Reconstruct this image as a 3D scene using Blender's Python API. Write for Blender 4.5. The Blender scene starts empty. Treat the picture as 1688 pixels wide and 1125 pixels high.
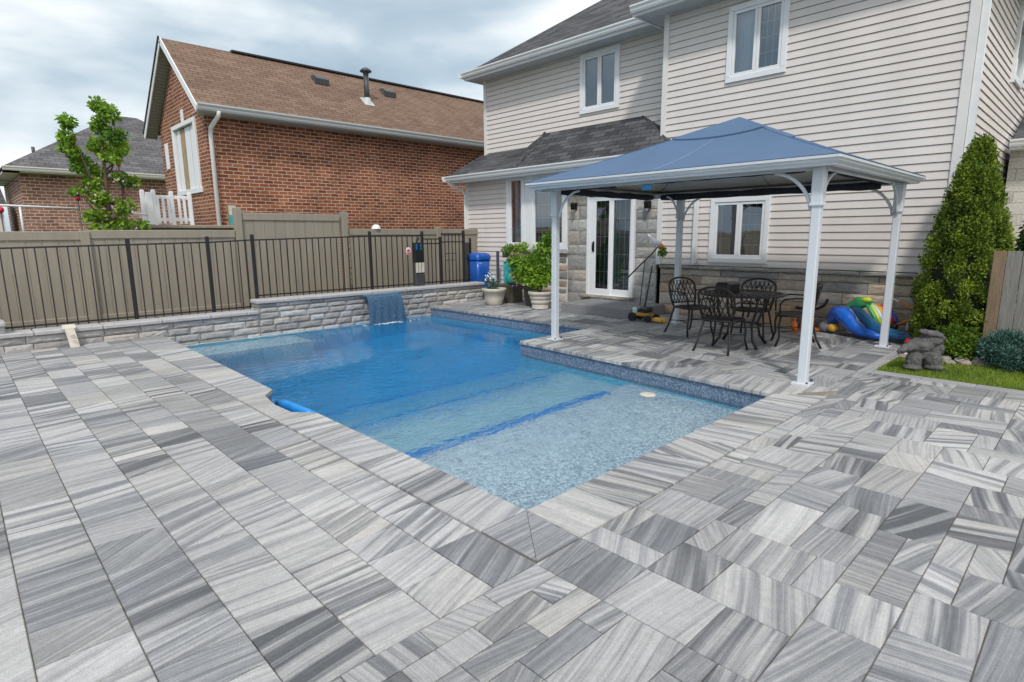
import bpy, math, random
import numpy as np
from mathutils import Vector, Matrix
R = math.radians
random.seed(7)
scene = bpy.context.scene
COL = scene.collection

# ------------------------------------------------------------------ camera
cam_data = bpy.data.cameras.new('camera')
cam = bpy.data.objects.new('camera', cam_data)
COL.objects.link(cam)
head, roll = R(46.0), R(0.44)
pitch = math.atan((562.5 - 388.0) / 951.0)
F = Vector((math.cos(head) * math.cos(pitch), math.sin(head) * math.cos(pitch), -math.sin(pitch)))
Rt = Vector((math.sin(head), -math.cos(head), 0))
Up = Rt.cross(F)
R2 = Rt * math.cos(roll) - Up * math.sin(roll)
U2 = Rt * math.sin(roll) + Up * math.cos(roll)
m = Matrix((R2, U2, -F)).transposed().to_4x4()
m.translation = Vector((0, 0, 1.5))
cam.matrix_world = m
cam_data.sensor_width = 36
cam_data.lens = 36 * 951 / 1688
cam_data.clip_start = 0.05
cam_data.clip_end = 2000
scene.camera = cam

# ------------------------------------------------------------------ world, sun, exposure
SUN_DIR = Vector((-0.50, -0.42, 0.76)).normalized()      # towards the sun
elev = math.asin(SUN_DIR.z)
w = bpy.data.worlds.new("World")
scene.world = w
w.use_nodes = True
nt = w.node_tree
nt.nodes.clear()
def nn(nt, t, **kw):
    n = nt.nodes.new(t)
    for k, v in kw.items():
        setattr(n, k, v)
    return n
def ramp(nt, stops, interp='LINEAR'):
    n = nt.nodes.new('ShaderNodeValToRGB')
    cr = n.color_ramp
    cr.interpolation = interp
    while len(cr.elements) < len(stops):
        cr.elements.new(0.5)
    for e, (p, c) in zip(cr.elements, stops):
        e.position = p
        e.color = (c[0], c[1], c[2], 1) if hasattr(c, '__len__') else (c, c, c, 1)
    return n
L = nt.links.new
sky = nn(nt, 'ShaderNodeTexSky', sky_type='NISHITA')
sky.sun_disc = False
sky.sun_elevation = elev
sky.sun_rotation = math.atan2(SUN_DIR.x, SUN_DIR.y)
bg1 = nn(nt, 'ShaderNodeBackground'); bg1.inputs['Strength'].default_value = 0.10
L(sky.outputs[0], bg1.inputs['Color'])
tc = nn(nt, 'ShaderNodeTexCoord')
mp = nn(nt, 'ShaderNodeMapping'); mp.inputs['Scale'].default_value = (1.0, 1.0, 3.4)
mp.inputs['Location'].default_value = (0.35, 0.2, 0.1)
L(tc.outputs['Generated'], mp.inputs[0])
n1 = nn(nt, 'ShaderNodeTexNoise'); n1.inputs['Scale'].default_value = 1.7; n1.inputs['Detail'].default_value = 7; n1.inputs['Roughness'].default_value = 0.5
n1.inputs['Distortion'].default_value = 0.25
L(mp.outputs[0], n1.inputs['Vector'])
# brighter towards the east side of the sky, greyer to the north
dot = nn(nt, 'ShaderNodeVectorMath', operation='DOT_PRODUCT')
L(tc.outputs['Generated'], dot.inputs[0]); dot.inputs[1].default_value = (0.50, -0.50, -0.22)
add = nn(nt, 'ShaderNodeMath', operation='ADD')
L(n1.outputs['Fac'], add.inputs[0]); 
mul = nn(nt, 'ShaderNodeMath', operation='MULTIPLY'); mul.inputs[1].default_value = 0.42
L(dot.outputs['Value'], mul.inputs[0]); L(mul.outputs[0], add.inputs[1])
cr = ramp(nt, [(0.15, (0.30, 0.40, 0.49)), (0.25, (0.42, 0.52, 0.60)), (0.32, (0.62, 0.69, 0.735)), (0.385, (0.83, 0.86, 0.88)), (0.48, (0.95, 0.95, 0.955))])
L(add.outputs[0], cr.inputs[0])
bg2 = nn(nt, 'ShaderNodeBackground'); bg2.inputs['Strength'].default_value = 1.12
L(cr.outputs[0], bg2.inputs['Color'])
mx = nn(nt, 'ShaderNodeMixShader'); mx.inputs[0].default_value = 0.93
L(bg1.outputs[0], mx.inputs[1]); L(bg2.outputs[0], mx.inputs[2])
out = nn(nt, 'ShaderNodeOutputWorld'); L(mx.outputs[0], out.inputs[0])

sl = bpy.data.lights.new('sun', 'SUN')
sl.energy = 1.9
sl.angle = R(6)
sl.color = (1.0, 0.96, 0.90)
so = bpy.data.objects.new('sun', sl)
so.rotation_euler = SUN_DIR.to_track_quat('Z', 'Y').to_euler()
COL.objects.link(so)
scene.view_settings.view_transform = 'Standard'
scene.view_settings.look = 'None'
scene.view_settings.exposure = 0.20
scene.view_settings.gamma = 1

# ------------------------------------------------------------------ materials
def mat(name, color=(0.5, 0.5, 0.5), rough=0.6, metal=0.0, spec=0.5, var=0.0, vscale=8.0, bump=0.0, bscale=60.0, stretch=(1, 1, 1), tint=False, coords='Object', coat=0.0):
    """plain principled with optional noise variation of the base colour, bump and per-face tint attribute"""
    M = bpy.data.materials.new(name); M.use_nodes = True
    t = M.node_tree; b = t.nodes['Principled BSDF']; l = t.links.new
    b.inputs['Base Color'].default_value = (*color, 1)
    b.inputs['Roughness'].default_value = rough
    b.inputs['Metallic'].default_value = metal
    b.inputs['Specular IOR Level'].default_value = spec
    b.inputs['Coat Weight'].default_value = coat
    tcn = nn(t, 'ShaderNodeTexCoord'); mpn = nn(t, 'ShaderNodeMapping'); mpn.inputs['Scale'].default_value = stretch
    l(tcn.outputs[coords], mpn.inputs[0])
    src = None
    if tint:
        at = nn(t, 'ShaderNodeAttribute', attribute_name='tint')
        src = at.outputs['Color']
    if var > 0:
        no = nn(t, 'ShaderNodeTexNoise'); no.inputs['Scale'].default_value = vscale; no.inputs['Detail'].default_value = 6; no.inputs['Roughness'].default_value = 0.6
        l(mpn.outputs[0], no.inputs['Vector'])
        mr = nn(t, 'ShaderNodeMapRange'); mr.inputs['From Min'].default_value = 0.25; mr.inputs['From Max'].default_value = 0.75
        mr.inputs['To Min'].default_value = 1 - var; mr.inputs['To Max'].default_value = 1 + var
        l(no.outputs['Fac'], mr.inputs['Value'])
        vm = nn(t, 'ShaderNodeVectorMath', operation='SCALE')
        if src is not None:
            l(src, vm.inputs[0])
        else:
            vm.inputs[0].default_value = color
        l(mr.outputs[0], vm.inputs['Scale'])
        src = vm.outputs[0]
    if src is not None:
        l(src, b.inputs['Base Color'])
    if bump > 0:
        nb = nn(t, 'ShaderNodeTexNoise'); nb.inputs['Scale'].default_value = bscale; nb.inputs['Detail'].default_value = 5
        l(mpn.outputs[0], nb.inputs['Vector'])
        bp = nn(t, 'ShaderNodeBump'); bp.inputs['Strength'].default_value = min(1, bump); bp.inputs['Distance'].default_value = 0.01
        l(nb.outputs['Fac'], bp.inputs['Height']); l(bp.outputs[0], b.inputs['Normal'])
    return M

def brick_mat(name, c1, c2, mortar, rw, rh, ms, bump=0.6, rough=0.85, warp=0.0, patch=0.25, offset=0.5, dist=0.012, squash=1.0, msmooth=0.1, c3=None):
    M = bpy.data.materials.new(name); M.use_nodes = True
    t = M.node_tree; b = t.nodes['Principled BSDF']; l = t.links.new
    uv = nn(t, 'ShaderNodeUVMap')
    vec = uv.outputs[0]
    if warp:
        nz = nn(t, 'ShaderNodeTexNoise'); nz.inputs['Scale'].default_value = 3.0; nz.inputs['Detail'].default_value = 3
        l(vec, nz.inputs['Vector'])
        sb = nn(t, 'ShaderNodeVectorMath', operation='SUBTRACT'); sb.inputs[1].default_value = (.5, .5, .5)
        l(nz.outputs['Color'], sb.inputs[0])
        sc = nn(t, 'ShaderNodeVectorMath', operation='SCALE'); sc.inputs['Scale'].default_value = warp
        l(sb.outputs[0], sc.inputs[0])
        ad = nn(t, 'ShaderNodeVectorMath', operation='ADD'); l(vec, ad.inputs[0]); l(sc.outputs[0], ad.inputs[1]); vec = ad.outputs[0]
    br = nn(t, 'ShaderNodeTexBrick'); br.offset = offset
    br.inputs['Scale'].default_value = 1; br.inputs['Brick Width'].default_value = rw; br.inputs['Row Height'].default_value = rh
    br.inputs['Mortar Size'].default_value = ms; br.inputs['Mortar Smooth'].default_value = msmooth
    br.inputs['Color1'].default_value = (*c1, 1); br.inputs['Color2'].default_value = (*c2, 1); br.inputs['Mortar'].default_value = (*mortar, 1)
    br.inputs['Bias'].default_value = 0.0
    l(vec, br.inputs['Vector'])
    no = nn(t, 'ShaderNodeTexNoise'); no.inputs['Scale'].default_value = 1.3; no.inputs['Detail'].default_value = 8; no.inputs['Roughness'].default_value = 0.7
    l(uv.outputs[0], no.inputs['Vector'])
    mr = nn(t, 'ShaderNodeMapRange'); mr.inputs['From Min'].default_value = 0.3; mr.inputs['From Max'].default_value = 0.7
    mr.inputs['To Min'].default_value = 1 - patch; mr.inputs['To Max'].default_value = 1 + patch
    l(no.outputs['Fac'], mr.inputs['Value'])
    n2 = nn(t, 'ShaderNodeTexNoise'); n2.inputs['Scale'].default_value = 35; n2.inputs['Detail'].default_value = 3
    l(uv.outputs[0], n2.inputs['Vector'])
    mr2 = nn(t, 'ShaderNodeMapRange'); mr2.inputs['From Min'].default_value = 0.3; mr2.inputs['From Max'].default_value = 0.7
    mr2.inputs['To Min'].default_value = 0.8; mr2.inputs['To Max'].default_value = 1.2
    l(n2.outputs['Fac'], mr2.inputs['Value'])
    mm = nn(t, 'ShaderNodeMath', operation='MULTIPLY'); l(mr.outputs[0], mm.inputs[0]); l(mr2.outputs[0], mm.inputs[1])
    vs = nn(t, 'ShaderNodeVectorMath', operation='SCALE'); l(br.outputs['Color'], vs.inputs[0]); l(mm.outputs[0], vs.inputs['Scale'])
    l(vs.outputs[0], b.inputs['Base Color'])
    b.inputs['Roughness'].default_value = rough
    b.inputs['Specular IOR Level'].default_value = 0.25
    bp = nn(t, 'ShaderNodeBump', invert=True); bp.inputs['Strength'].default_value = bump; bp.inputs['Distance'].default_value = dist
    l(br.outputs['Fac'], bp.inputs['Height']); 
    bp2 = nn(t, 'ShaderNodeBump'); bp2.inputs['Strength'].default_value = 0.5; bp2.inputs['Distance'].default_value = 0.006
    l(n2.outputs['Fac'], bp2.inputs['Height']); l(bp.outputs[0], bp2.inputs['Normal']); l(bp2.outputs[0], b.inputs['Normal'])
    return M

def paving_mat():
    M = bpy.data.materials.new('veined_stone_paving'); M.use_nodes = True
    t = M.node_tree; b = t.nodes['Principled BSDF']; l = t.links.new
    uv = nn(t, 'ShaderNodeUVMap')
    at = nn(t, 'ShaderNodeAttribute', attribute_name='tint')   # r: tone  g: vein contrast
    sp = nn(t, 'ShaderNodeSeparateColor'); l(at.outputs['Color'], sp.inputs[0])
    # warp
    nz = nn(t, 'ShaderNodeTexNoise'); nz.inputs['Scale'].default_value = 1.5; nz.inputs['Detail'].default_value = 1
    l(uv.outputs[0], nz.inputs['Vector'])
    sb = nn(t, 'ShaderNodeVectorMath', operation='SUBTRACT'); sb.inputs[1].default_value = (.5, .5, .5); l(nz.outputs['Color'], sb.inputs[0])
    sc = nn(t, 'ShaderNodeVectorMath', operation='MULTIPLY'); sc.inputs[1].default_value = (0.0, 0.055, 0); l(sb.outputs[0], sc.inputs[0])
    ad = nn(t, 'ShaderNodeVectorMath', operation='ADD'); l(uv.outputs[0], ad.inputs[0]); l(sc.outputs[0], ad.inputs[1])
    m1 = nn(t, 'ShaderNodeMapping'); m1.inputs['Scale'].default_value = (0.42, 11.0, 1); l(ad.outputs[0], m1.inputs[0])
    a = nn(t, 'ShaderNodeTexNoise'); a.inputs['Scale'].default_value = 1.25; a.inputs['Detail'].default_value = 2.5; a.inputs['Roughness'].default_value = 0.55
    l(m1.outputs[0], a.inputs['Vector'])
    m2 = nn(t, 'ShaderNodeMapping'); m2.inputs['Scale'].default_value = (1.0, 42, 1); l(ad.outputs[0], m2.inputs[0])
    c = nn(t, 'ShaderNodeTexNoise'); c.inputs['Scale'].default_value = 1.3; c.inputs['Detail'].default_value = 3
    l(m2.outputs[0], c.inputs['Vector'])
    # tone = base tone + (a-.5)*contrast + fine lines
    ss = nn(t, 'ShaderNodeMapRange', interpolation_type='SMOOTHSTEP'); l(a.outputs['Fac'], ss.inputs['Value']); ss.inputs['From Min'].default_value = .43; ss.inputs['From Max'].default_value = .55; ss.inputs['To Min'].default_value = -.115; ss.inputs['To Max'].default_value = .085
    sa = nn(t, 'ShaderNodeMath', operation='MULTIPLY_ADD'); l(a.outputs['Fac'], sa.inputs[0]); sa.inputs[1].default_value = .5; sa.inputs[2].default_value = -.25
    s1 = nn(t, 'ShaderNodeMath', operation='ADD'); l(ss.outputs[0], s1.inputs[0]); l(sa.outputs[0], s1.inputs[1])
    p1 = nn(t, 'ShaderNodeMath', operation='MULTIPLY'); l(s1.outputs[0], p1.inputs[0]); l(sp.outputs['Green'], p1.inputs[1])
    p1b = nn(t, 'ShaderNodeMath', operation='MULTIPLY'); l(p1.outputs[0], p1b.inputs[0]); p1b.inputs[1].default_value = 1.8
    s2 = nn(t, 'ShaderNodeMath', operation='SUBTRACT'); l(c.outputs['Fac'], s2.inputs[0]); s2.inputs[1].default_value = 0.5
    p2 = nn(t, 'ShaderNodeMath', operation='MULTIPLY'); l(s2.outputs[0], p2.inputs[0]); p2.inputs[1].default_value = 0.75
    m4 = nn(t, 'ShaderNodeMapping'); m4.inputs['Scale'].default_value = (1.6, 130, 1); l(ad.outputs[0], m4.inputs[0])
    c4 = nn(t, 'ShaderNodeTexNoise'); c4.inputs['Scale'].default_value = 1.2; c4.inputs['Detail'].default_value = 2; l(m4.outputs[0], c4.inputs['Vector'])
    s4 = nn(t, 'ShaderNodeMath', operation='MULTIPLY_ADD'); l(c4.outputs['Fac'], s4.inputs[0]); s4.inputs[1].default_value = .36; s4.inputs[2].default_value = -.18
    a0_ = nn(t, 'ShaderNodeMath', operation='ADD'); l(s4.outputs[0], a0_.inputs[0]); l(p2.outputs[0], a0_.inputs[1])
    a1 = nn(t, 'ShaderNodeMath', operation='ADD'); l(p1b.outputs[0], a1.inputs[0]); l(a0_.outputs[0], a1.inputs[1])
    a2 = nn(t, 'ShaderNodeMath', operation='ADD'); l(a1.outputs[0], a2.inputs[0]); l(sp.outputs['Red'], a2.inputs[1])
    crp = ramp(t, [(0.0, (0.10, 0.105, 0.115)), (0.25, (0.172, 0.178, 0.19)), (0.45, (0.265, 0.271, 0.282)), (0.6, (0.385, 0.383, 0.383)), (0.78, (0.475, 0.468, 0.462)), (1.0, (0.55, 0.54, 0.53))])
    l(a2.outputs[0], crp.inputs[0])
    # grain speckle
    g = nn(t, 'ShaderNodeTexNoise'); g.inputs['Scale'].default_value = 190; g.inputs['Detail'].default_value = 3; g.inputs['Roughness'].default_value = .7
    l(uv.outputs[0], g.inputs['Vector'])
    mr = nn(t, 'ShaderNodeMapRange'); mr.inputs['From Min'].default_value = .3; mr.inputs['From Max'].default_value = .7; mr.inputs['To Min'].default_value = .74; mr.inputs['To Max'].default_value = 1.24
    l(g.outputs['Fac'], mr.inputs['Value'])
    # soft weathering over many slabs (object space)
    tcn = nn(t, 'ShaderNodeTexCoord')
    wn = nn(t, 'ShaderNodeTexNoise'); wn.inputs['Scale'].default_value = 1.1; wn.inputs['Detail'].default_value = 6; l(tcn.outputs['Object'], wn.inputs['Vector'])
    mw = nn(t, 'ShaderNodeMapRange'); mw.inputs['From Min'].default_value = .3; mw.inputs['From Max'].default_value = .7; mw.inputs['To Min'].default_value = .82; mw.inputs['To Max'].default_value = 1.10
    l(wn.outputs['Fac'], mw.inputs['Value'])
    g2 = nn(t, 'ShaderNodeTexNoise'); g2.inputs['Scale'].default_value = 26; g2.inputs['Detail'].default_value = 6; g2.inputs['Roughness'].default_value = .75; l(uv.outputs[0], g2.inputs['Vector'])
    mg = nn(t, 'ShaderNodeMapRange'); mg.inputs['From Min'].default_value = .3; mg.inputs['From Max'].default_value = .7; mg.inputs['To Min'].default_value = .86; mg.inputs['To Max'].default_value = 1.12; l(g2.outputs['Fac'], mg.inputs['Value'])
    mm0 = nn(t, 'ShaderNodeMath', operation='MULTIPLY'); l(mr.outputs[0], mm0.inputs[0]); l(mg.outputs[0], mm0.inputs[1])
    mm = nn(t, 'ShaderNodeMath', operation='MULTIPLY'); l(mm0.outputs[0], mm.inputs[0]); l(mw.outputs[0], mm.inputs[1])
    vs = nn(t, 'ShaderNodeVectorMath', operation='SCALE'); l(crp.outputs[0], vs.inputs[0]); l(mm.outputs[0], vs.inputs['Scale'])
    wc = ramp(t, [(0, (.98, .99, 1.02)), (.55, (.995, .995, 1.0)), (1, (1.02, 1.0, .97))]); l(sp.outputs['Blue'], wc.inputs[0])
    vm2 = nn(t, 'ShaderNodeVectorMath', operation='MULTIPLY'); l(vs.outputs[0], vm2.inputs[0]); l(wc.outputs[0], vm2.inputs[1])
    l(vm2.outputs[0], b.inputs['Base Color'])
    b.inputs['Roughness'].default_value = 0.62; b.inputs['Specular IOR Level'].default_value = 0.35
    bp = nn(t, 'ShaderNodeBump'); bp.inputs['Strength'].default_value = .35; bp.inputs['Distance'].default_value = .004
    ab = nn(t, 'ShaderNodeMath', operation='ADD'); l(g.outputs['Fac'], ab.inputs[0]); l(c.outputs['Fac'], ab.inputs[1])
    l(ab.outputs[0], bp.inputs['Height']); l(bp.outputs[0], b.inputs['Normal'])
    return M

def pebble_mat(name, cols, scale=58):
    M = bpy.data.materials.new(name); M.use_nodes = True
    t = M.node_tree; b = t.nodes['Principled BSDF']; l = t.links.new
    tcn = nn(t, 'ShaderNodeTexCoord')
    v = nn(t, 'ShaderNodeTexVoronoi'); v.inputs['Scale'].default_value = scale; v.inputs['Randomness'].default_value = 1
    l(tcn.outputs['Object'], v.inputs['Vector'])
    hs = nn(t, 'ShaderNodeSeparateColor'); l(v.outputs['Color'], hs.inputs[0])
    c1 = ramp(t, [(0, cols[0]), (.35, cols[1]), (.7, cols[2]), (1, cols[3])]); l(hs.outputs['Red'], c1.inputs[0])
    v2 = nn(t, 'ShaderNodeTexVoronoi', feature='DISTANCE_TO_EDGE'); v2.inputs['Scale'].default_value = scale; l(tcn.outputs['Object'], v2.inputs['Vector'])
    c2 = ramp(t, [(0.0, .45), (0.06, 1.0)]); l(v2.outputs['Distance'], c2.inputs[0])
    mm = nn(t, 'ShaderNodeMix', data_type='RGBA', blend_type='MULTIPLY'); mm.inputs[0].default_value = 1
    l(c1.outputs[0], mm.inputs[6]); l(c2.outputs[0], mm.inputs[7])
    l(mm.outputs[2], b.inputs['Base Color']); b.inputs['Roughness'].default_value = .6
    return M

def leaf_mat(name, hue_light, hue_dark, transl=0.35, rough=.5):
    M = bpy.data.materials.new(name); M.use_nodes = True
    t = M.node_tree; b = t.nodes['Principled BSDF']; l = t.links.new
    at = nn(t, 'ShaderNodeAttribute', attribute_name='tint'); sp = nn(t, 'ShaderNodeSeparateColor'); l(at.outputs['Color'], sp.inputs[0])
    c = ramp(t, [(0, hue_dark), (1, hue_light)]); l(sp.outputs['Red'], c.inputs[0])
    l(c.outputs[0], b.inputs['Base Color']); b.inputs['Roughness'].default_value = rough
    b.inputs['Specular IOR Level'].default_value = .3
    tr = nn(t, 'ShaderNodeBsdfTranslucent'); l(c.outputs[0], tr.inputs['Color'])
    mx = nn(t, 'ShaderNodeMixShader'); mx.inputs[0].default_value = transl
    o = t.nodes['Material Output']
    l(b.outputs[0], mx.inputs[1]); l(tr.outputs[0], mx.inputs[2]); l(mx.outputs[0], o.inputs['Surface'])
    return M

def glass_mat(name, tintc=(0.8, 0.85, 0.88), refl=0.25):
    M = bpy.data.materials.new(name); M.use_nodes = True
    t = M.node_tree; t.nodes.remove(t.nodes['Principled BSDF']); l = t.links.new
    o = t.nodes['Material Output']
    tr = nn(t, 'ShaderNodeBsdfTransparent'); tr.inputs['Color'].default_value = (*tintc, 1)
    gl = nn(t, 'ShaderNodeBsdfGlossy'); gl.inputs['Roughness'].default_value = .02; gl.inputs['Color'].default_value = (.95, .97, 1, 1)
    fr = nn(t, 'ShaderNodeFresnel'); fr.inputs['IOR'].default_value = 1.5
    ad = nn(t, 'ShaderNodeMath', operation='ADD', use_clamp=True); l(fr.outputs[0], ad.inputs[0]); ad.inputs[1].default_value = refl
    tcn = nn(t, 'ShaderNodeTexCoord'); no = nn(t, 'ShaderNodeTexNoise'); no.inputs['Scale'].default_value = 1.5; l(tcn.outputs['Object'], no.inputs['Vector'])
    bp = nn(t, 'ShaderNodeBump'); bp.inputs['Strength'].default_value = .15; bp.inputs['Distance'].default_value = .02; l(no.outputs['Fac'], bp.inputs['Height']); l(bp.outputs[0], gl.inputs['Normal'])
    mx = nn(t, 'ShaderNodeMixShader'); l(ad.outputs[0], mx.inputs[0]); l(tr.outputs[0], mx.inputs[1]); l(gl.outputs[0], mx.inputs[2])
    l(mx.outputs[0], o.inputs['Surface'])
    return M

def water_mat():
    M = bpy.data.materials.new('pool_water'); M.use_nodes = True
    t = M.node_tree; t.nodes.remove(t.nodes['Principled BSDF']); l = t.links.new
    o = t.nodes['Material Output']
    g = nn(t, 'ShaderNodeBsdfGlass'); g.inputs['IOR'].default_value = 1.33; g.inputs['Roughness'].default_value = 0.0
    tcn = nn(t, 'ShaderNodeTexCoord')
    m1 = nn(t, 'ShaderNodeMapping'); m1.inputs['Rotation'].default_value = (0, 0, R(40)); m1.inputs['Scale'].default_value = (1, 1.9, 1)
    l(tcn.outputs['Object'], m1.inputs[0])
    a = nn(t, 'ShaderNodeTexNoise'); a.inputs['Scale'].default_value = 4.2; a.inputs['Detail'].default_value = 3; a.inputs['Distortion'].default_value = .8
    l(m1.outputs[0], a.inputs['Vector'])
    b2 = nn(t, 'ShaderNodeTexNoise'); b2.inputs['Scale'].default_value = 14; b2.inputs['Detail'].default_value = 2
    l(m1.outputs[0], b2.inputs['Vector'])
    s = nn(t, 'ShaderNodeMath', operation='MULTIPLY_ADD'); l(b2.outputs['Fac'], s.inputs[0]); s.inputs[1].default_value = .30; l(a.outputs['Fac'], s.inputs[2])
    bp = nn(t, 'ShaderNodeBump'); bp.inputs['Strength'].default_value = .85; bp.inputs['Distance'].default_value = .05
    m3 = nn(t, 'ShaderNodeMapping'); m3.vector_type = 'POINT'; m3.inputs['Location'].default_value = (-3.6/2.9, -5.3/2.9, 0); m3.inputs['Scale'].default_value = (1/2.9, 1/2.9, .2)
    l(tcn.outputs['Object'], m3.inputs[0])
    gr = nn(t, 'ShaderNodeTexGradient', gradient_type='SPHERICAL'); l(m3.outputs[0], gr.inputs[0])
    mr3 = nn(t, 'ShaderNodeMapRange'); mr3.inputs['From Max'].default_value = .7; mr3.inputs['To Min'].default_value = .08; mr3.inputs['To Max'].default_value = 2.6
    l(gr.outputs['Fac'], mr3.inputs['Value'])
    hm = nn(t, 'ShaderNodeMath', operation='MULTIPLY'); l(s.outputs[0], hm.inputs[0]); l(mr3.outputs[0], hm.inputs[1])
    l(hm.outputs[0], bp.inputs['Height']); l(bp.outputs[0], g.inputs['Normal'])
    l(g.outputs[0], o.inputs['Surface'])
    va = nn(t, 'ShaderNodeVolumeAbsorption'); va.inputs['Color'].default_value = (0.09, 0.845, 0.975, 1); va.inputs['Density'].default_value = 0.84
    l(va.outputs[0], o.inputs['Volume'])
    return M

MT = {}
MT['paving'] = paving_mat()
MT['pebble'] = pebble_mat('pebble_liner', ((0.32,0.33,0.42),(0.62,0.61,0.70),(0.78,0.76,0.84),(0.97,0.94,0.97)))
MT['pebble_deep'] = pebble_mat('pebble_deep', ((0.10,0.50,0.74),(0.18,0.68,0.88),(0.24,0.76,0.93),(0.4,0.86,0.96)))
MT['pebble_band'] = pebble_mat('pebble_band', ((0.07,0.11,0.18),(0.13,0.19,0.29),(0.18,0.25,0.36),(0.28,0.34,0.43)), 60)
MT['water'] = water_mat()
MT['sand'] = mat('joint_sand', (0.24, 0.205, 0.165), .95, var=.45, vscale=4)
MT['soil'] = mat('dark_soil', (0.05, 0.035, 0.025), .95, var=.5, vscale=25, bump=.8)
MT['grassbase'] = mat('lawn_soil', (0.05, 0.085, 0.015), .95, var=.4, vscale=15, bump=.5)
MT['siding'] = mat('beige_vinyl_siding', (0.64, 0.585, 0.55), .55, var=.06, vscale=1.6, spec=.3, bump=.05, bscale=120, stretch=(1.5, 1.5, .45), tint=True)
MT['white'] = mat('white_painted_metal', (0.78, 0.79, 0.81), .38, var=.04, vscale=3)
MT['trim'] = mat('cream_trim', (0.72, 0.70, 0.68), .5, var=.05, vscale=3)
MT['soffit'] = mat('soffit_metal', (0.50, 0.53, 0.54), .5, var=.05, vscale=2)
MT['gutter'] = mat('white_gutter', (0.74, 0.75, 0.76), .35, var=.08, vscale=1.5, stretch=(.4, .4, 4))
MT['shingle'] = brick_mat('charcoal_shingles', (0.050, 0.052, 0.058), (0.115, 0.115, 0.122), (0.022, 0.022, 0.026), .33, .13, .007, bump=.9, patch=.35, rough=.92, dist=.012)
MT['shingle_brown'] = brick_mat('brown_shingles', (0.168, 0.110, 0.080), (0.222, 0.152, 0.113), (0.075, 0.045, 0.038), .30, .115, .007, bump=.8, patch=.2, rough=.92, dist=.012)
MT['shingle_grey'] = brick_mat('grey_shingles', (0.095, 0.092, 0.098), (0.155, 0.15, 0.155), (0.06, 0.06, 0.065), .4, .2, .012, bump=.8, patch=.25, rough=.92)
MT['brick'] = brick_mat('red_brick', (0.165, 0.047, 0.024), (0.335, 0.122, 0.058), (0.52, 0.43, 0.355), .235, .085, .0085, bump=.8, warp=.035, patch=.3)
MT['brick_far'] = brick_mat('pale_brick', (0.20, 0.085, 0.058), (0.33, 0.17, 0.12), (0.50, 0.44, 0.39), .30, .125, .013, bump=.8, warp=.04, patch=.25)
MT['stone'] = mat('split_stone', (0.3, 0.3, 0.3), .85, var=.32, vscale=14, bump=.9, bscale=35, tint=True, stretch=(1, 1, 2.5))
MT['wallstone'] = mat('retaining_stone', (0.4, 0.4, 0.4), .85, var=.22, vscale=16, bump=.9, bscale=45, tint=True)
MT['cap'] = mat('grey_stone_cap', (0.40, 0.40, 0.41), .7, var=.18, vscale=10, bump=.4, bscale=70)
MT['concrete'] = mat('dark_concrete', (0.23, 0.23, 0.235), .9, var=.2, vscale=30, bump=.8, bscale=150)
MT['vinyl'] = mat('taupe_vinyl_fence', (0.285, 0.255, 0.205), .5, var=.13, vscale=2.2, stretch=(4, 4, .5), bump=.12, bscale=40)
MT['blackmetal'] = mat('black_powder_coat', (0.012, 0.012, 0.014), .4, var=.2, vscale=10)
MT['bronze'] = mat('dark_bronze_casting', (0.022, 0.019, 0.017), .42, metal=.25, var=.35, vscale=25, bump=.3, bscale=150)
MT['pipe'] = mat('dark_grey_metal', (0.05, 0.055, 0.06), .45, var=.2)
MT['canopy'] = mat('blue_canopy_fabric', (0.072, 0.135, 0.245), .7, var=.07, vscale=1.6, bump=.10, bscale=500)
MT['canopy_seam'] = mat('seam_thread', (0.30, 0.38, 0.50), .7)
MT['gzmetal'] = mat('gazebo_white_metal', (0.60, 0.635, 0.68), .4, var=.06, vscale=2)
MT['lining'] = mat('grey_canopy_lining', (0.66, 0.62, 0.58), .85, var=.08, vscale=3, bump=.2, bscale=300)
MT['curtain'] = mat('pale_curtain', (0.62, 0.68, 0.74), .8, var=.15, vscale=14, stretch=(1, 6, .15))
MT['dark'] = mat('dark_interior', (0.07, 0.085, 0.09), .8, var=.3, vscale=2)
MT['teal'] = mat('teal_interior', (0.10, 0.15, 0.165), .8, var=.3, vscale=3)
MT['glass'] = glass_mat('window_glass', refl=.20)
MT['glass_dark'] = glass_mat('door_glass', (.78, .84, .85), refl=.10)
MT['pot'] = mat('cream_terracotta', (0.56, 0.52, 0.45), .6, var=.15, vscale=9, bump=.2, bscale=90)
MT['darkpot'] = mat('mossy_dark_pot', (0.07, 0.062, 0.045), .5, var=.5, vscale=14, bump=.5)
MT['bluebin'] = mat('blue_plastic', (0.010, 0.095, 0.42), .3, var=.15, vscale=6, coat=.3)
MT['turq'] = mat('turquoise_plastic', (0.05, 0.36, 0.40), .35, var=.3, vscale=8)
MT['paleplastic'] = mat('pale_blue_plastic', (0.5, 0.66, 0.72), .4, var=.15)
MT['bark'] = mat('bark', (0.11, 0.075, 0.05), .9, var=.4, vscale=20, bump=.8)
MT['wood'] = mat('weathered_wood', (0.22, 0.21, 0.195), .85, var=.3, vscale=6, stretch=(12, 12, .7), bump=.6, bscale=20, tint=False)
MT['wood_brown'] = mat('brown_wood', (0.22, 0.155, 0.10), .85, var=.3, vscale=6, stretch=(12, 12, .7), bump=.6, bscale=20)
MT['statue'] = mat('weathered_grey_stone', (0.10, 0.098, 0.098), .9, var=.5, vscale=11, bump=1.0, bscale=38)
MT['rock'] = mat('pale_border_rock', (0.36, 0.32, 0.29), .85, var=.3, vscale=14, bump=.8, bscale=45, tint=True)
MT['red'] = mat('red_plastic', (0.62, 0.02, 0.02), .35, var=.1)
MT['crimson'] = mat('crimson_ornament', (0.60, 0.02, 0.07), .35, var=.15)
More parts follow.
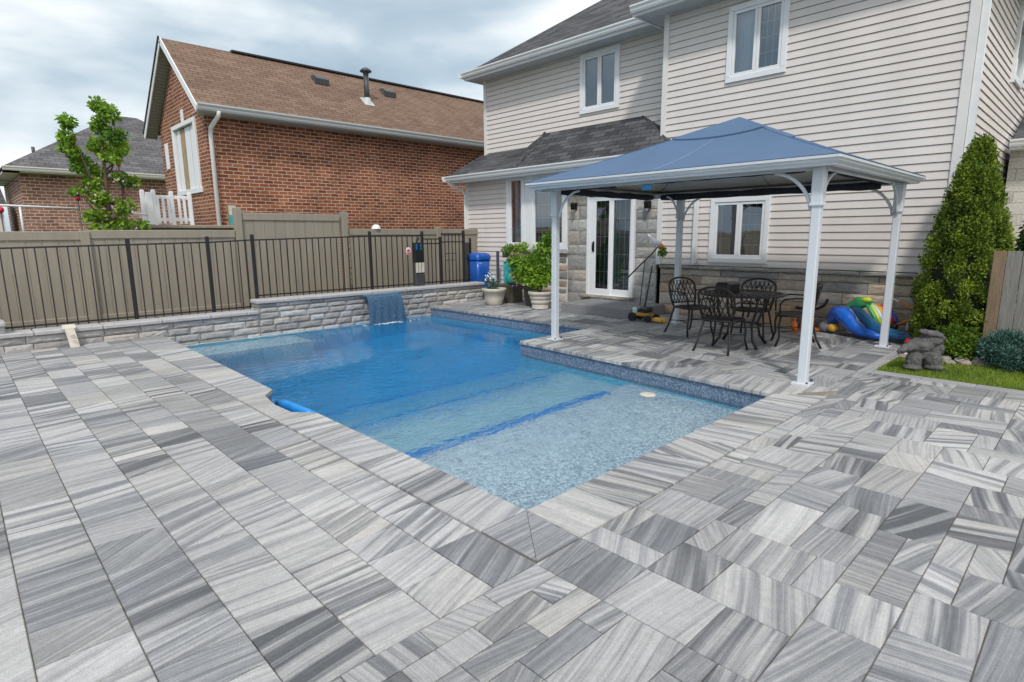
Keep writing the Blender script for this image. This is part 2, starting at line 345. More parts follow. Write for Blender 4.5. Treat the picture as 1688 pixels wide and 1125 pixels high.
MT['orange'] = mat('orange_plastic', (0.80, 0.20, 0.02), .4, var=.1)
MT['yellow'] = mat('yellow_plastic', (0.72, 0.42, 0.04), .4, var=.15)
MT['yellowgreen'] = mat('yellow_vinyl', (0.55, 0.62, 0.04), .35, var=.2)
MT['yellowdeck'] = mat('dark_yellow_plastic', (0.42, 0.22, 0.02), .5, var=.4, vscale=14)
MT['green'] = mat('green_vinyl', (0.04, 0.36, 0.12), .3, var=.25, vscale=8, bump=1.0, bscale=16)
MT['tealv'] = mat('teal_vinyl', (0.02, 0.26, 0.30), .3, var=.25, vscale=8, bump=1.0, bscale=16)
MT['floatblue'] = mat('blue_vinyl', (0.01, 0.13, 0.62), .22, var=.2, vscale=5, bump=1.0, bscale=16, coat=.5)
MT['floatdeep'] = mat('deep_blue_vinyl', (0.012, 0.10, 0.24), .22, var=.3, vscale=5, bump=1.0, bscale=16, coat=.5)
MT['clear'] = mat('cloudy_grey_vinyl', (0.24, 0.25, 0.29), .2, var=.45, vscale=18, bump=1.0, bscale=16, coat=.6)
MT['nosing'] = mat('blue_step_nosing', (0.012, 0.24, 0.66), .35, var=.2)
MT['bronzeplate'] = mat('tan_board', (0.38, 0.27, 0.16), .7, var=.2)

# ------------------------------------------------------------------ mesh helpers
class MB:
    def __init__(s):
        s.v = []; s.f = []; s.c = []; s.uv = []; s.sm = []
        s.tint = (0.5, 0.5, 0.5)
    def face(s, pts, uv=None, tint=None, smooth=False):
        i = len(s.v); s.v.extend([tuple(p) for p in pts]); s.f.append(tuple(range(i, i + len(pts))))
        s.c.append(tint or s.tint); s.uv.append(uv); s.sm.append(smooth)
    def faces(s, verts, faces, tint=None, smooth=True):
        i = len(s.v); s.v.extend([tuple(p) for p in verts])
        for f in faces:
            s.f.append(tuple(k + i for k in f)); s.c.append(tint or s.tint); s.uv.append(None); s.sm.append(smooth)
    def box(s, x0, x1, y0, y1, z0, z1, tint=None, uv=None):
        p = [(x0,y0,z0),(x1,y0,z0),(x1,y1,z0),(x0,y1,z0),(x0,y0,z1),(x1,y0,z1),(x1,y1,z1),(x0,y1,z1)]
        for q in ((4,5,6,7),(3,2,1,0),(0,1,5,4),(1,2,6,5),(2,3,7,6),(3,0,4,7)):
            s.face([p[k] for k in q], tint=tint, uv=uv)
    def bbox(s, x0, x1, y0, y1, z0, z1, b=.01, tint=None):
        """box with chamfered top and vertical edges"""
        lo = [(x0+b,y0,z0),(x1-b,y0,z0),(x1,y0+b,z0),(x1,y1-b,z0),(x1-b,y1,z0),(x0+b,y1,z0),(x0,y1-b,z0),(x0,y0+b,z0)]
        hi = [(a,c,z1-b) for a,c,_ in lo]
        tp = [(min(max(a,x0+b),x1-b),min(max(c,y0+b),y1-b),z1) for a,c,_ in lo]
        n = 8
        for k in range(n):
            j = (k+1)%n
            s.face([lo[k],lo[j],hi[j],hi[k]], tint=tint); s.face([hi[k],hi[j],tp[j],tp[k]], tint=tint)
        s.face([tp[0],tp[1],tp[3],tp[5]], tint=tint) if False else s.face([(x0+b,y0+b,z1),(x1-b,y0+b,z1),(x1-b,y1-b,z1),(x0+b,y1-b,z1)], tint=tint)
        s.face(lo[::-1], tint=tint)
    def obox(s, a, b, wv, hv, tint=None):
        """bar from a to b with half-vectors wv, hv"""
        a, b, wv, hv = map(Vector, (a, b, wv, hv))
        p = [a-wv-hv, a+wv-hv, a+wv+hv, a-wv+hv, b-wv-hv, b+wv-hv, b+wv+hv, b-wv+hv]
        for q in ((3,2,1,0),(4,5,6,7),(0,1,5,4),(1,2,6,5),(2,3,7,6),(3,0,4,7)):
            s.face([p[k] for k in q], tint=tint)
    def tube(s, pts, r, n=8, cap=True, tint=None, flat=1.0, smooth=True):
        pts = [Vector(p) for p in pts]
        rs = r if hasattr(r, '__len__') else [r]*len(pts)
        rings = []; prev = None
        for i, p in enumerate(pts):
            d = (pts[min(i+1,len(pts)-1)] - pts[max(i-1,0)])
            if d.length < 1e-9: d = Vector((0,0,1))
            d.normalize()
            if prev is None:
                ref = Vector((0,0,1)) if abs(d.z) < .9 else Vector((1,0,0))
                u = d.cross(ref).normalized()
            else:
                u = (prev - d*prev.dot(d))
                u = u.normalized() if u.length > 1e-6 else d.orthogonal().normalized()
            prev = u; v = d.cross(u)
            rings.append([p + (u*math.cos(2*math.pi*k/n) + v*flat*math.sin(2*math.pi*k/n))*rs[i] for k in range(n)])
        V = [q for rg in rings for q in rg]; Fc = []
        for i in range(len(rings)-1):
            for k in range(n):
                j = (k+1)%n
                Fc.append((i*n+k, i*n+j, (i+1)*n+j, (i+1)*n+k))
        if cap:
            Fc.append(tuple(range(n))[::-1]); Fc.append(tuple((len(rings)-1)*n+k for k in range(n)))
        s.faces(V, Fc, tint=tint, smooth=smooth)
    def lathe(s, prof, c=(0,0,0), n=28, tint=None, smooth=True, ribs=None):
        V = []; Fc = []
        for (r, z) in prof:
            for k in range(n):
                a = 2*math.pi*k/n
                V.append((c[0]+r*math.cos(a), c[1]+r*math.sin(a), c[2]+z))
        for i in range(len(prof)-1):
            for k in range(n):
                j = (k+1)%n
                Fc.append((i*n+k, i*n+j, (i+1)*n+j, (i+1)*n+k))
        s.faces(V, Fc, tint=tint, smooth=smooth)
    def ball(s, c, r, n=14, m=9, tint=None, rot=None):
        r = r if hasattr(r, '__len__') else (r, r, r)
        V = []; Fc = []
        for i in range(m+1):
            th = math.pi*i/m
            for k in range(n):
                ph = 2*math.pi*k/n
                q = Vector((r[0]*math.sin(th)*math.cos(ph), r[1]*math.sin(th)*math.sin(ph), r[2]*math.cos(th)))
                if rot: q = rot @ q
                V.append((c[0]+q.x, c[1]+q.y, c[2]+q.z))
        for i in range(m):
            for k in range(n):
                j = (k+1)%n
                Fc.append((i*n+k, (i+1)*n+k, (i+1)*n+j, i*n+j))
        s.faces(V, Fc, tint=tint)
    def build(s, name, material, parent=None, label=None):
        off = Vector((0,0,0)); q = parent
        while q is not None:
            off += q.location; q = q.parent
        me = bpy.data.meshes.new(name)
        me.from_pydata([(a-off.x, b-off.y, c-off.z) for a, b, c in s.v], [], s.f)
        nl = len(me.loops)
        uvl = me.uv_layers.new(name='UVMap')
        U = np.zeros((nl, 2), dtype=np.float32); C = np.ones((nl, 4), dtype=np.float32)
        li = 0
        V = s.v
        for fi, f in enumerate(s.f):
            u = s.uv[fi]
            if u is None:
                a, b, c = (Vector(V[f[k]]) for k in (0, 1, 2))
                nrm = (b-a).cross(c-a)
                if nrm.length > 0: nrm.normalize()
                if abs(nrm.z) > .95: tx, ty = Vector((1,0,0)), Vector((0,1,0))
                else:
                    tx = Vector((0,0,1)).cross(nrm)
                    tx = tx.normalized() if tx.length > 1e-6 else Vector((1,0,0)); ty = nrm.cross(tx)
                for k, vi in enumerate(f):
                    p = Vector(V[vi]); U[li+k] = (p.dot(tx), p.dot(ty))
            else:
                for k in range(len(f)): U[li+k] = u[k]
            C[li:li+len(f), :3] = s.c[fi]
            li += len(f)
        uvl.data.foreach_set('uv', U.ravel())
        ca = me.color_attributes.new('tint', 'FLOAT_COLOR', 'CORNER'); ca.data.foreach_set('color', C.ravel())
        me.polygons.foreach_set('use_smooth', s.sm)
        me.materials.append(material)
        me.update()
        o = bpy.data.objects.new(name, me); COL.objects.link(o)
        if parent is not None: o.parent = parent
        if label: o['label'] = label
        return o

def tag(o, label=None, cat=None, group=None, kind=None):
    if label: o['label'] = label
    if cat: o['category'] = cat
    if group: o['group'] = group
    if kind: o['kind'] = kind
    return o
def empty(name, loc, label, cat, group=None, rz=0):
    o = bpy.data.objects.new(name, None); o.location = loc; o.rotation_euler = (0, 0, rz); o.empty_display_size = .2
    COL.objects.link(o)
    return tag(o, label, cat, group)
def kids(o): return [c for c in bpy.data.objects if c.parent == o]
def copy_tree(o, parent=None):
    c = o.copy(); COL.objects.link(c); c.parent = parent
    for ch in kids(o): copy_tree(ch, c)
    return c

def lerp(a, b, t): return a + (b-a)*t

def leaves(name, blobs, count, size, material, parent=None, seed=1, droop=.25, shell=.55, aspect=.55, keep=None, upbias=.0, dark=(0., 1.), btone=.16):
    """many folded leaf quads in a union of ellipsoids; blobs: (center, (rx,ry,rz), weight)"""
    rng = np.random.default_rng(seed)
    off = Vector((0,0,0)); q = parent
    while q is not None:
        off += q.location; q = q.parent
    wts = np.array([b[2] if len(b) > 2 else 1.0 for b in blobs]); wts = wts/wts.sum()
    idx = rng.choice(len(blobs), count, p=wts)
    c = np.array([b[0] for b in blobs])[idx]; r = np.array([b[1] for b in blobs])[idx]
    d = rng.normal(size=(count, 3)); d /= np.linalg.norm(d, axis=1)[:, None]
    rad = (shell + (1-shell)*rng.random(count)**.6) * rng.normal(1, .07, count)
    p = c + d*r*rad[:, None]
    if keep is not None:
        k = keep(p); p = p[k]; d = d[k]; rad = rad[k]
    n = len(p)
    # leaf axes: axis roughly outward, with randomness
    ax = d*.8 + rng.normal(size=(n, 3))*.7; ax[:, 2] += upbias - droop; ax /= np.linalg.norm(ax, axis=1)[:, None]
    up = rng.normal(size=(n, 3)); up[:, 2] += 1.2
    sd = np.cross(ax, up); sd /= (np.linalg.norm(sd, axis=1)[:, None]+1e-9)
    nr = np.cross(sd, ax)
    L_ = size*rng.uniform(.6, 1.35, n)[:, None]; W_ = L_*aspect*.5
    a0 = p; a1 = p + ax*L_*.45 + sd*W_ + nr*L_*.12; a2 = p + ax*L_; a3 = p + ax*L_*.45 - sd*W_ + nr*L_*.12
    V = np.stack([a0, a1, a2, a3], 1).reshape(-1, 3) - np.array(off)
    me = bpy.data.meshes.new(name)
    me.vertices.add(4*n); me.vertices.foreach_set('co', V.astype(np.float32).ravel())
    fi = np.arange(n)*4
    tri = np.stack([fi, fi+1, fi+2, fi, fi+2, fi+3], 1).reshape(-1)
    me.loops.add(6*n); me.loops.foreach_set('vertex_index', tri.astype(np.int32))
    me.polygons.add(2*n); me.polygons.foreach_set('loop_start', np.arange(0, 6*n, 3, dtype=np.int32)); me.polygons.foreach_set('loop_total', np.full(2*n, 3, dtype=np.int32))
    me.update(calc_edges=True)
    bt = rng.normal(0, btone, len(blobs))[idx]
    if keep is not None: bt = bt[k]
    t = np.clip(rng.normal(.5, .24, n) + bt, dark[0], dark[1])
    C = np.ones((6*n, 4), dtype=np.float32); C[:, 0] = np.repeat(t, 6); C[:, 1] = np.repeat(rng.random(n), 6)
    ca = me.color_attributes.new('tint', 'FLOAT_COLOR', 'CORNER'); ca.data.foreach_set('color', C.ravel())
    me.materials.append(material)
    o = bpy.data.objects.new(name, me); COL.objects.link(o)
    if parent is not None: o.parent = parent
    return o

# ------------------------------------------------------------------ ground
WZ = -0.19                      # water level
PD = -1.95                      # pool floor
pool = [(2.09,2.06),(5.47,2.06),(5.76,5.79),(7.36,5.79),(7.36,10.15),(2.22,10.15),(2.13,5.65),(1.99,5.50),(1.93,5.10),(1.95,4.78),(2.08,4.62)]
g = MB()
BX0, BX1, BY0, BY1 = 1.6, 7.7, 1.6, 10.6
S = 400
for (a, b, c, d) in ((-S, BX0, -S, S), (BX1, S, -S, S), (BX0, BX1, -S, BY0), (BX0, BX1, BY1, S)):
    g.face([(a,c,-.06),(b,c,-.06),(b,d,-.06),(a,d,-.06)])
tag(g.build('ground', MT['grassbase']), kind='structure')
# bedding under the slabs
g = MB()
def sheet(mb, pts, z): mb.face([(x, y, z) for x, y in pts])
sheet(g, [(-6,-4),(1.80,-4),(1.80,10.3),(-6,10.3)], -.009)
sheet(g, [(1.802,-4),(7.0,-4),(7.0,1.73),(1.802,1.73)], -.009)
sheet(g, [(5.65,1.732),(7.0,1.732),(7.0,1.849),(5.65,1.849)], -.009)
sheet(g, [(5.65,1.85),(10.0,1.85),(10.0,5.65),(5.9,5.65)], -.009)
sheet(g, [(7.5,5.652),(10.0,5.652),(10.0,12.5),(7.5,12.5)], -.009)
tag(g.build('paving_bed', MT['sand']), kind='structure')

# ---- slabs
SLABZ = 0.0
def slab(mb, x0, x1, y0, y1, ang=0.0, gap=.0022, tone=None, con=None, z=0.0):
    tone = random.choice([random.gauss(.63, .05), random.gauss(.55, .07), random.gauss(.34, .08), random.gauss(.45, .08), random.gauss(.62, .06)]) if tone is None else tone
    con = random.choice([.25, .4, .7, .95, .1, .5]) if con is None else con
    ca, sa = math.cos(ang), math.sin(ang)
    ox, oy = random.uniform(-50, 50), random.uniform(-50, 50)
    z = z + random.uniform(-.0012, .0012)
    b = .003
    x0 += gap; x1 -= gap; y0 += gap; y1 -= gap
    T = (max(0, min(1, tone)), con, random.random())
    def U(p): return (p[0]*ca + p[1]*sa + ox, -p[0]*sa + p[1]*ca + oy)
    tp = [(x0+b,y0+b,z),(x1-b,y0+b,z),(x1-b,y1-b,z),(x0+b,y1-b,z)]
    md = [(x0,y0,z-b),(x1,y0,z-b),(x1,y1,z-b),(x0,y1,z-b)]
    bt = [(x0,y0,z-.028),(x1,y0,z-.028),(x1,y1,z-.028),(x0,y1,z-.028)]
    mb.face(tp, uv=[U(p) for p in tp], tint=T)
    for k in range(4):
        j = (k+1)%4
        q = [md[k], md[j], tp[j], tp[k]]; mb.face(q, uv=[U(p) for p in q], tint=T)
        q = [bt[k], bt[j], md[j], md[k]]; mb.face(q, uv=[U(p) for p in q], tint=T)

pav = MB()
# left-hand strips: long joints run away from the viewer
xs = [-3.0,-2.7,-2.41,-2.11,-1.81,-1.52,-1.22,-.93,-.57,-.27,.03,.33,.635,.93,1.22,1.51,1.775]
for x0, x1 in zip(xs[:-1], xs[1:]):
    y = 1.69
    y -= 0
    start = True
    while y < 10.15:
        l = random.choice([.22, .30, .36, .45, .45, .6]) * random.uniform(.95, 1.05)
        if start: l *= random.uniform(.5, 1)
        start = False
        y1 = min(y+l, 10.2)
        if 10.2 - y1 < .12: y1 = 10.2
        slab(pav, x0, x1, y, y1, ang=R(random.gauss(8, 9)))
        y = y1
# random ashlar pattern
def ashlar(mb, x0, y0, nx, ny, cx, cy, inside, sizes, mainang=0):
    occ = np.zeros((nx, ny), bool)
    for i in range(nx):
        for j in range(ny):
            if occ[i, j] or not inside(x0+(i+.5)*cx, y0+(j+.5)*cy):
                continue
            for (a, b) in random.sample(sizes, len(sizes)) + [(1, 1)]:
                if i+a > nx or j+b > ny or occ[i:i+a, j:j+b].any(): continue
                if all(inside(x0+(i+p+.5)*cx, y0+(j+q+.5)*cy) for p in range(a) for q in range(b)):
                    break
            occ[i:i+a, j:j+b] = True
            ang = mainang + (0 if random.random() < .62 else math.pi/2) + R(random.gauss(4, 12))
            slab(mb, x0+i*cx, x0+(i+a)*cx, y0+j*cy, y0+(j+b)*cy, ang=ang, con=random.choice([.08,.15,.3,.5,.8,1.0]), tone=random.choice([random.gauss(.58,.06), random.gauss(.48,.08), random.gauss(.30,.08), random.gauss(.42,.07), random.gauss(.55,.05)]))
sizes = [(2,2),(2,3),(3,2),(2,2),(1,2),(2,1),(2,2),(2,3),(1,3),(2,4)]
cx, cy = .1645, .1275
# front and right of the pool, below the coping line
ashlar(pav, 1.775-30*cx, 1.69-44*cy, 30, 44, cx, cy, lambda x, y: True, sizes)
ashlar(pav, 1.775, 1.69-44*cy, 32, 44, cx, cy, lambda x, y: x < 7.03, sizes)
# patio under the gazebo and along the house
def in_right(x, y):
    if x < 6.04 and y < 5.5: return False
    if y > 5.5 and x < 7.66: return False
    return x < 9.95 and y < 11.6
ashlar(pav, 6.04-.0, 1.69, 24, 78, cx, cy, lambda x, y: in_right(x, y) and (y > 1.82), [(2,2),(3,2),(2,3),(2,1),(4,2),(1,2)])
for k in range(6): slab(pav, 6.04+k*.165, 6.04+(k+1)*.165, 1.69, 1.82, tone=.5) if k < 6 else None
# border course along the lawn
y = 1.69
for k in range(8):
    slab(pav, 7.03, 7.22, y-.45, y, ang=math.pi/2, tone=.6, con=.25); y -= .45
x = 7.03
while x < 8.7:
    slab(pav, x, x+.45, 1.69, 1.82, tone=.6, con=.25); x += .45
tag(pav.build('patio_paving', MT['paving']), kind='structure')

# ------------------------------------------------------------------ swimming pool
pl = empty('swimming_pool', (4.5, 6, 0), 'large blue pebble-lined swimming pool with shallow ledge and steps', 'swimming pool')
ps = MB()
n = len(pool)
for k in range(n):
    a, b = pool[k], pool[(k+1)%n]
    zt_ = -.25 if a[1] > 10 and b[1] > 10 else -.32
    ps.face([(a[0],a[1],PD),(a[0],a[1],zt_),(b[0],b[1],zt_),(b[0],b[1],PD)])
ps.face([(x, y, PD) for x, y in pool])
ps.build('liner', MT['pebble_deep'], pl)
ps = MB()
for k in range(n):
    a, b = pool[k], pool[(k+1)%n]
    if a[1] > 10 and b[1] > 10: continue
    ps.face([(a[0],a[1],-.32),(a[0],a[1],-.032),(b[0],b[1],-.032),(b[0],b[1],-.32)])
ps.build('waterline_band', MT['pebble_band'], pl)
def slx(y): return 5.47 + (5.76-5.47)*(y-2.06)/(5.79-2.06) - .002
s1 = MB()
def step(mb, y0, y1, z):
    xa, xb = 2.105, slx(y0)-.01
    mb.face([(xa,y0,z),(xb,y0,z),(slx(y1)-.01,y1,z),(xa+.01,y1,z)])
    mb.face([(xa,y1,z),(slx(y1)-.01,y1,z),(slx(y1)-.01,y1,PD+.01),(xa,y1,PD+.01)])
step(s1, 2.07, 3.82, -.38); s1.build('tanning_ledge', MT['pebble'], pl)
s1 = MB(); step(s1, 3.825, 4.88, -.57); s1.build('step', MT['pebble'], pl)
s1 = MB(); step(s1, 4.885, 5.64, -.88); s1.build('step', MT['pebble'], pl)
s1 = MB(); s1.box(2.25, 4.3, 9.35, 10.13, PD+.01, -.50); s1.build('bench', MT['pebble'], pl)
for (y, z, xa, xb) in ((3.79, -.370, 2.12, 5.12), (4.85, -.560, 2.12, 5.35), (5.61, -.870, 2.14, 5.5)):
    s1 = MB(); s1.bbox(xa, xb, y-.055, y+.045, z-.05, z+.018, .008); s1.build('step_nosing', MT['nosing'], pl)
# blue padded lip in the little alcove on the left
s1 = MB()
s1.tube([(2.24,5.80,-.18),(2.25,5.65,-.165),(2.26,5.45,-.16),(2.28,5.28,-.165),(2.33,5.12,-.18)], [.03,.045,.05,.045,.03], 10)
s1.build('alcove_roll', MT['nosing'], pl)
# round wall light / white lid floating over the ledge
s1 = MB(); s1.lathe([(0,.012),(.05,.014),(.082,.004),(.09,-.006),(.06,-.012),(0,-.014)], (5.18,3.28,WZ+.006), 26); 
tag(s1.build('skimmer_lid', MT['pot']), 'small cream round lid floating in the shallow end', 'lid')

# coping
cp = MB()
def coping(mb, a, b, c, d, ang, ln=.44, tone=None, con=None):
    """strip of slabs between inner edge a->b and outer edge d->c"""
    a, b, c, d = (Vector((*q, 0)) for q in (a, b, c, d))
    L_ = (b-a).length; nn_ = max(1, round(L_/ln))
    for k in range(nn_):
        t0, t1 = k/nn_, (k+1)/nn_
        e = .0035/L_
        q = [a.lerp(b, t0+e), a.lerp(b, t1-e), d.lerp(c, t1-e), d.lerp(c, t0+e)]
        if (q[1]-q[0]).cross(q[2]-q[0]).z < 0: q = q[::-1]
        T = (random.choice([.58,.66,.44,.62]) + random.gauss(0,.04) if tone is None else tone, random.choice([.3,.6,.8]) if con is None else con, random.random())
        ox, oy = random.uniform(-50,50), random.uniform(-50,50); an = ang + R(random.gauss(5,10)); ca, sa = math.cos(an), math.sin(an)
        U = lambda p: (p[0]*ca+p[1]*sa+ox, -p[0]*sa+p[1]*ca+oy)
        ct = sum(q, Vector())/4
        tp = [tuple(p.lerp(ct, .012) + Vector((0,0,.004))) for p in q]
        md = [tuple(p + Vector((0,0,-.004))) for p in q]; bt = [tuple(p + Vector((0,0,-.036))) for p in q]
        mb.face(tp, uv=[U(p) for p in tp], tint=T)
        for k2 in range(4):
            j = (k2+1)%4
            for (lo, hi) in ((md, tp), (bt, md)):
                f = [lo[k2], lo[j], hi[j], hi[k2]]; mb.face(f, uv=[U(p) for p in f], tint=T)
        mb.face(bt[::-1], uv=[U(p) for p in bt], tint=T)
IN = .025   # overhang into the pool
coping(cp, (2.09+IN,4.62), (2.09+IN,2.06+IN), (1.785,2.06+IN-.0), (1.785,4.62), 0)
coping(cp, (2.22+IN,10.15), (2.13+IN,5.68), (1.785,5.68), (1.785,10.15), 0)
# around the alcove
arc = [(2.13+IN,5.68),(2.01,5.50),(1.955,5.12),(1.97,4.80),(2.09+IN,4.62)]
for k in range(4):
    a, b = arc[k], arc[k+1]
    coping(cp, a, b, (1.785-.0, b[1]), (1.785, a[1]), 0, ln=1, tone=.62, con=.3)
coping(cp, (2.09+IN,2.06+IN), (5.47-IN,2.06+IN), (5.72,1.695), (1.785+.305,1.695), math.pi/2)
# mitred corner block
cp2 = []
for tri in ([(2.115,2.085),(1.785,2.085),(1.785,1.695)], [(2.115,2.085),(1.785,1.695),(2.085,1.695)]):
    T = (.47, .12, 0); ox = random.uniform(-9,9)
    q = [Vector((*p,0)) for p in tri]
    if (q[1]-q[0]).cross(q[2]-q[0]).z < 0: q = q[::-1]
    ct = sum(q, Vector())/3
    tp = [tuple(p.lerp(ct,.015)+Vector((0,0,.004))) for p in q]; bt = [tuple(p.lerp(ct,.005)+Vector((0,0,-.036))) for p in q]
    cp.face(tp, uv=[(p[0]+ox,p[1]) for p in tp], tint=T)
    for k in range(3):
        j = (k+1)%3; cp.face([bt[k],bt[j],tp[j],tp[k]], uv=[(0,0)]*4, tint=T)
coping(cp, (5.47-IN,2.085), (5.76-IN,5.79-IN-.0), (6.035,5.50), (6.035,1.695+.0), 0, ln=.45)
coping(cp, (5.76-IN,5.79-.01), (7.36-IN,5.79-.01), (7.65,5.50), (6.04,5.50), math.pi/2, ln=.45)
coping(cp, (7.36-IN,5.80), (7.36-IN,10.15), (7.65,10.15), (7.65,5.52), 0, ln=.45)
cp.build('coping', MT['paving'], pl)
# pool water
wv = MB()
e = .004
zt = WZ
wp = []
for k in range(n):
    wp.append(pool[k])
wv.face([(x, y, zt) for x, y in wp]); wv.face([(x, y, PD-.02) for x, y in wp][::-1])
for k in range(n):
    a, b = wp[k], wp[(k+1)%n]
    wv.face([(a[0],a[1],PD-.02),(b[0],b[1],PD-.02),(b[0],b[1],zt),(a[0],a[1],zt)])
# grow outwards 3 mm so that the sides stay inside the wall
wv.v = [(x + (.004 if x > 4 else -.004), y + (.004 if y > 6 else -.004), z) for x, y, z in wv.v]
# weld so the volume is closed
import bmesh
wo = wv.build('water', MT['water'])
bm = bmesh.new(); bm.from_mesh(wo.data); bmesh.ops.remove_doubles(bm, verts=bm.verts, dist=1e-5); bmesh.ops.recalc_face_normals(bm, faces=bm.faces); bm.to_mesh(wo.data); bm.free()
tag(wo, kind='structure')

# ------------------------------------------------------------------ retaining wall with spillway
rw = empty('retaining_wall', (4.5, 10.3, 0), 'low grey split-stone retaining wall with flat cap behind the pool', 'wall')
def rock_course(mb, x0, x1, yf, yb, z0, z1, lmin, lmax, tones, rough=.008, skip=None, axis='y', dmax=0, bulge=.013):
    x = x0
    while x < x1 - 1e-6:
        l = random.uniform(lmin, lmax); xe = min(x+l, x1)
        if x1 - xe < lmin*.5: xe = x1
        t = random.choice(tones); k = random.uniform(.8, 1.2); T = tuple(c*k for c in t)
        nxg, nzg = 6, 4
        dd = random.uniform(0, dmax)
        grid = []
        gx, gz = .004, .004
        for j in range(nzg+1):
            for i in range(nxg+1):
                u, v = i/nxg, j/nzg
                ed = min(1, min(u, 1-u)*3.2) * min(1, min(v, 1-v)*3.0)
                dep = -dd - bulge*ed**.6 + random.gauss(0, rough*.35)*(.4+ed)
                if u in (0, 1) or v in (0, 1): dep = -dd + .012
                px_, pz_ = lerp(x+gx, xe-gx, u), lerp(z0+gz, z1-gz, v)
                grid.append((px_, yf+dep, pz_) if axis == 'y' else (yf+dep, px_, pz_))
        Fc = []
        for j in range(nzg):
            for i in range(nxg):
                a = j*(nxg+1)+i
                q = (a, a+1, a+nxg+2, a+nxg+1)
                Fc.append(q if axis == 'y' else q[::-1])
        mb.faces(grid, Fc, tint=T, smooth=False)
        # sides back into the wall
        def P(u, y, z): return (u, y, z) if axis == 'y' else (y, u, z)
        for (A, B) in (((x+gx, z0+gz), (xe-gx, z0+gz)), ((xe-gx, z0+gz), (xe-gx, z1-gz)), ((xe-gx, z1-gz), (x+gx, z1-gz)), ((x+gx, z1-gz), (x+gx, z0+gz))):
            q = [P(A[0], yf-dd+.012, A[1]), P(A[0], yb, A[1]), P(B[0], yb, B[1]), P(B[0], yf-dd+.012, B[1])]
            mb.face(q if axis != 'y' else q[::-1], tint=T)
        x = xe
tw = [(0.40,0.39,0.385),(0.34,0.335,0.34),(0.46,0.45,0.44),(0.30,0.29,0.285),(0.38,0.35,0.33)]
mb = MB()
YF = 10.17
cores = MB(); cores.box(-6, 3.74, YF+.03, 10.5, -.3, .2); cores.box(3.74, 8.9, YF+.03, 10.5, -.3, .375)
cores.build('wall_core', MT['sand'], rw)
zz = [-.26, -.155, -.05, .055, .16]
zc = -.26
hs = [.115, .115, .12, .115]
z = -.27
rows = []
for h_ in (.12, .12, .115, .115):
    rows.append((z, z+h_)); z += h_
# low part: top course ends at .20
for (a, b) in rows: rock_course(mb, -6, 3.74, YF, YF+.10, a, b, .28, .55, tw)
rock_course(mb, 3.74, 8.9, YF, YF+.10, rows[0][0], rows[0][1], .25, .5, tw)
for (a, b) in rows[1:]: rock_course(mb, 3.74, 8.9, YF, YF+.10, a, b, .22, .5, tw)
rock_course(mb, 3.74, 8.9, YF, YF+.10, .20, .288, .22, .5, tw); rock_course(mb, 3.74, 8.9, YF, YF+.10, .288, .372, .22, .5, tw)
rock_course(mb, YF, 10.5, 3.735, 3.9, .20, .288, .15, .3, tw, axis='x'); rock_course(mb, YF, 10.5, 3.735, 3.9, .288, .372, .15, .3, tw, axis='x')
mb.build('stone_courses', MT['wallstone'], rw)
mb = MB()
x = -6
while x < 3.7:
    xe = min(x + random.uniform(.55, .9), 3.73); mb.bbox(x+.002, xe-.002, YF-.05, 10.46, .202, .257, .016); x = xe
x = .42
mb.build('cap_stone', MT['cap'], rw)
mb = MB(); x = 3.70
while x < 8.9:
    xe = min(x + random.uniform(.6, 1.0), 8.92); mb.bbox(x+.002, xe-.002, YF-.05, 10.46, .374, .43, .016); x = xe
mb.build('cap_stone', MT['cap'], rw)
mb = MB(); mb.bbox(-6, .42, 10.18, 10.5, .26, .36, .01); mb.bbox(-6, .44, 10.13, 10.5, .362, .415, .016)
mb.build('raised_end', MT['cap'], rw)

# spillway + falling water
sw = empty('spillway', (6.1, 10.2, .3), 'blue sheet waterfall spilling from a lip in the stone wall', 'waterfall')
mb = MB()
mb.bbox(5.70, 6.50, 9.99, 10.12, .340, .372, .012); mb.build('spout_lip', MT['floatdeep'], sw)
mw_ = bpy.data.materials.new('falling_water'); mw_.use_nodes = True
t = mw_.node_tree; b = t.nodes['Principled BSDF']; l = t.links.new
uvn = nn(t, 'ShaderNodeUVMap'); m1 = nn(t, 'ShaderNodeMapping'); m1.inputs['Scale'].default_value = (30, 7, 1); l(uvn.outputs[0], m1.inputs[0])
no = nn(t, 'ShaderNodeTexNoise'); no.inputs['Scale'].default_value = 1.6; no.inputs['Detail'].default_value = 6; no.inputs['Roughness'].default_value = .7; l(m1.outputs[0], no.inputs['Vector'])
c = ramp(t, [(.3, (0.04, 0.11, 0.21)), (.5, (0.08, 0.18, 0.31)), (.62, (0.17, 0.29, 0.43)), (.72, (0.65, 0.72, 0.78))]); l(no.outputs['Fac'], c.inputs[0]); l(c.outputs[0], b.inputs['Base Color'])
b.inputs['Roughness'].default_value = .25; b.inputs['Transmission Weight'].default_value = .4; b.inputs['IOR'].default_value = 1.33
bp = nn(t, 'ShaderNodeBump'); bp.inputs['Strength'].default_value = .8; bp.inputs['Distance'].default_value = .02; l(no.outputs['Fac'], bp.inputs['Height']); l(bp.outputs[0], b.inputs['Normal'])
mb = MB(); NU, NV = 40, 16
def wfall(u, v, off):
    xc = 6.10 + .02*v; hw = lerp(.375, .42, v**.8)
    y = 9.985 - .13*math.sqrt(v)*(1) - off
    z = lerp(.352, WZ-.02, v**1.15) + (0.0 if v > 0 else 0)
    return (xc + (u-.5)*2*hw, y + .008*math.sin(u*31+v*3)*v, z)
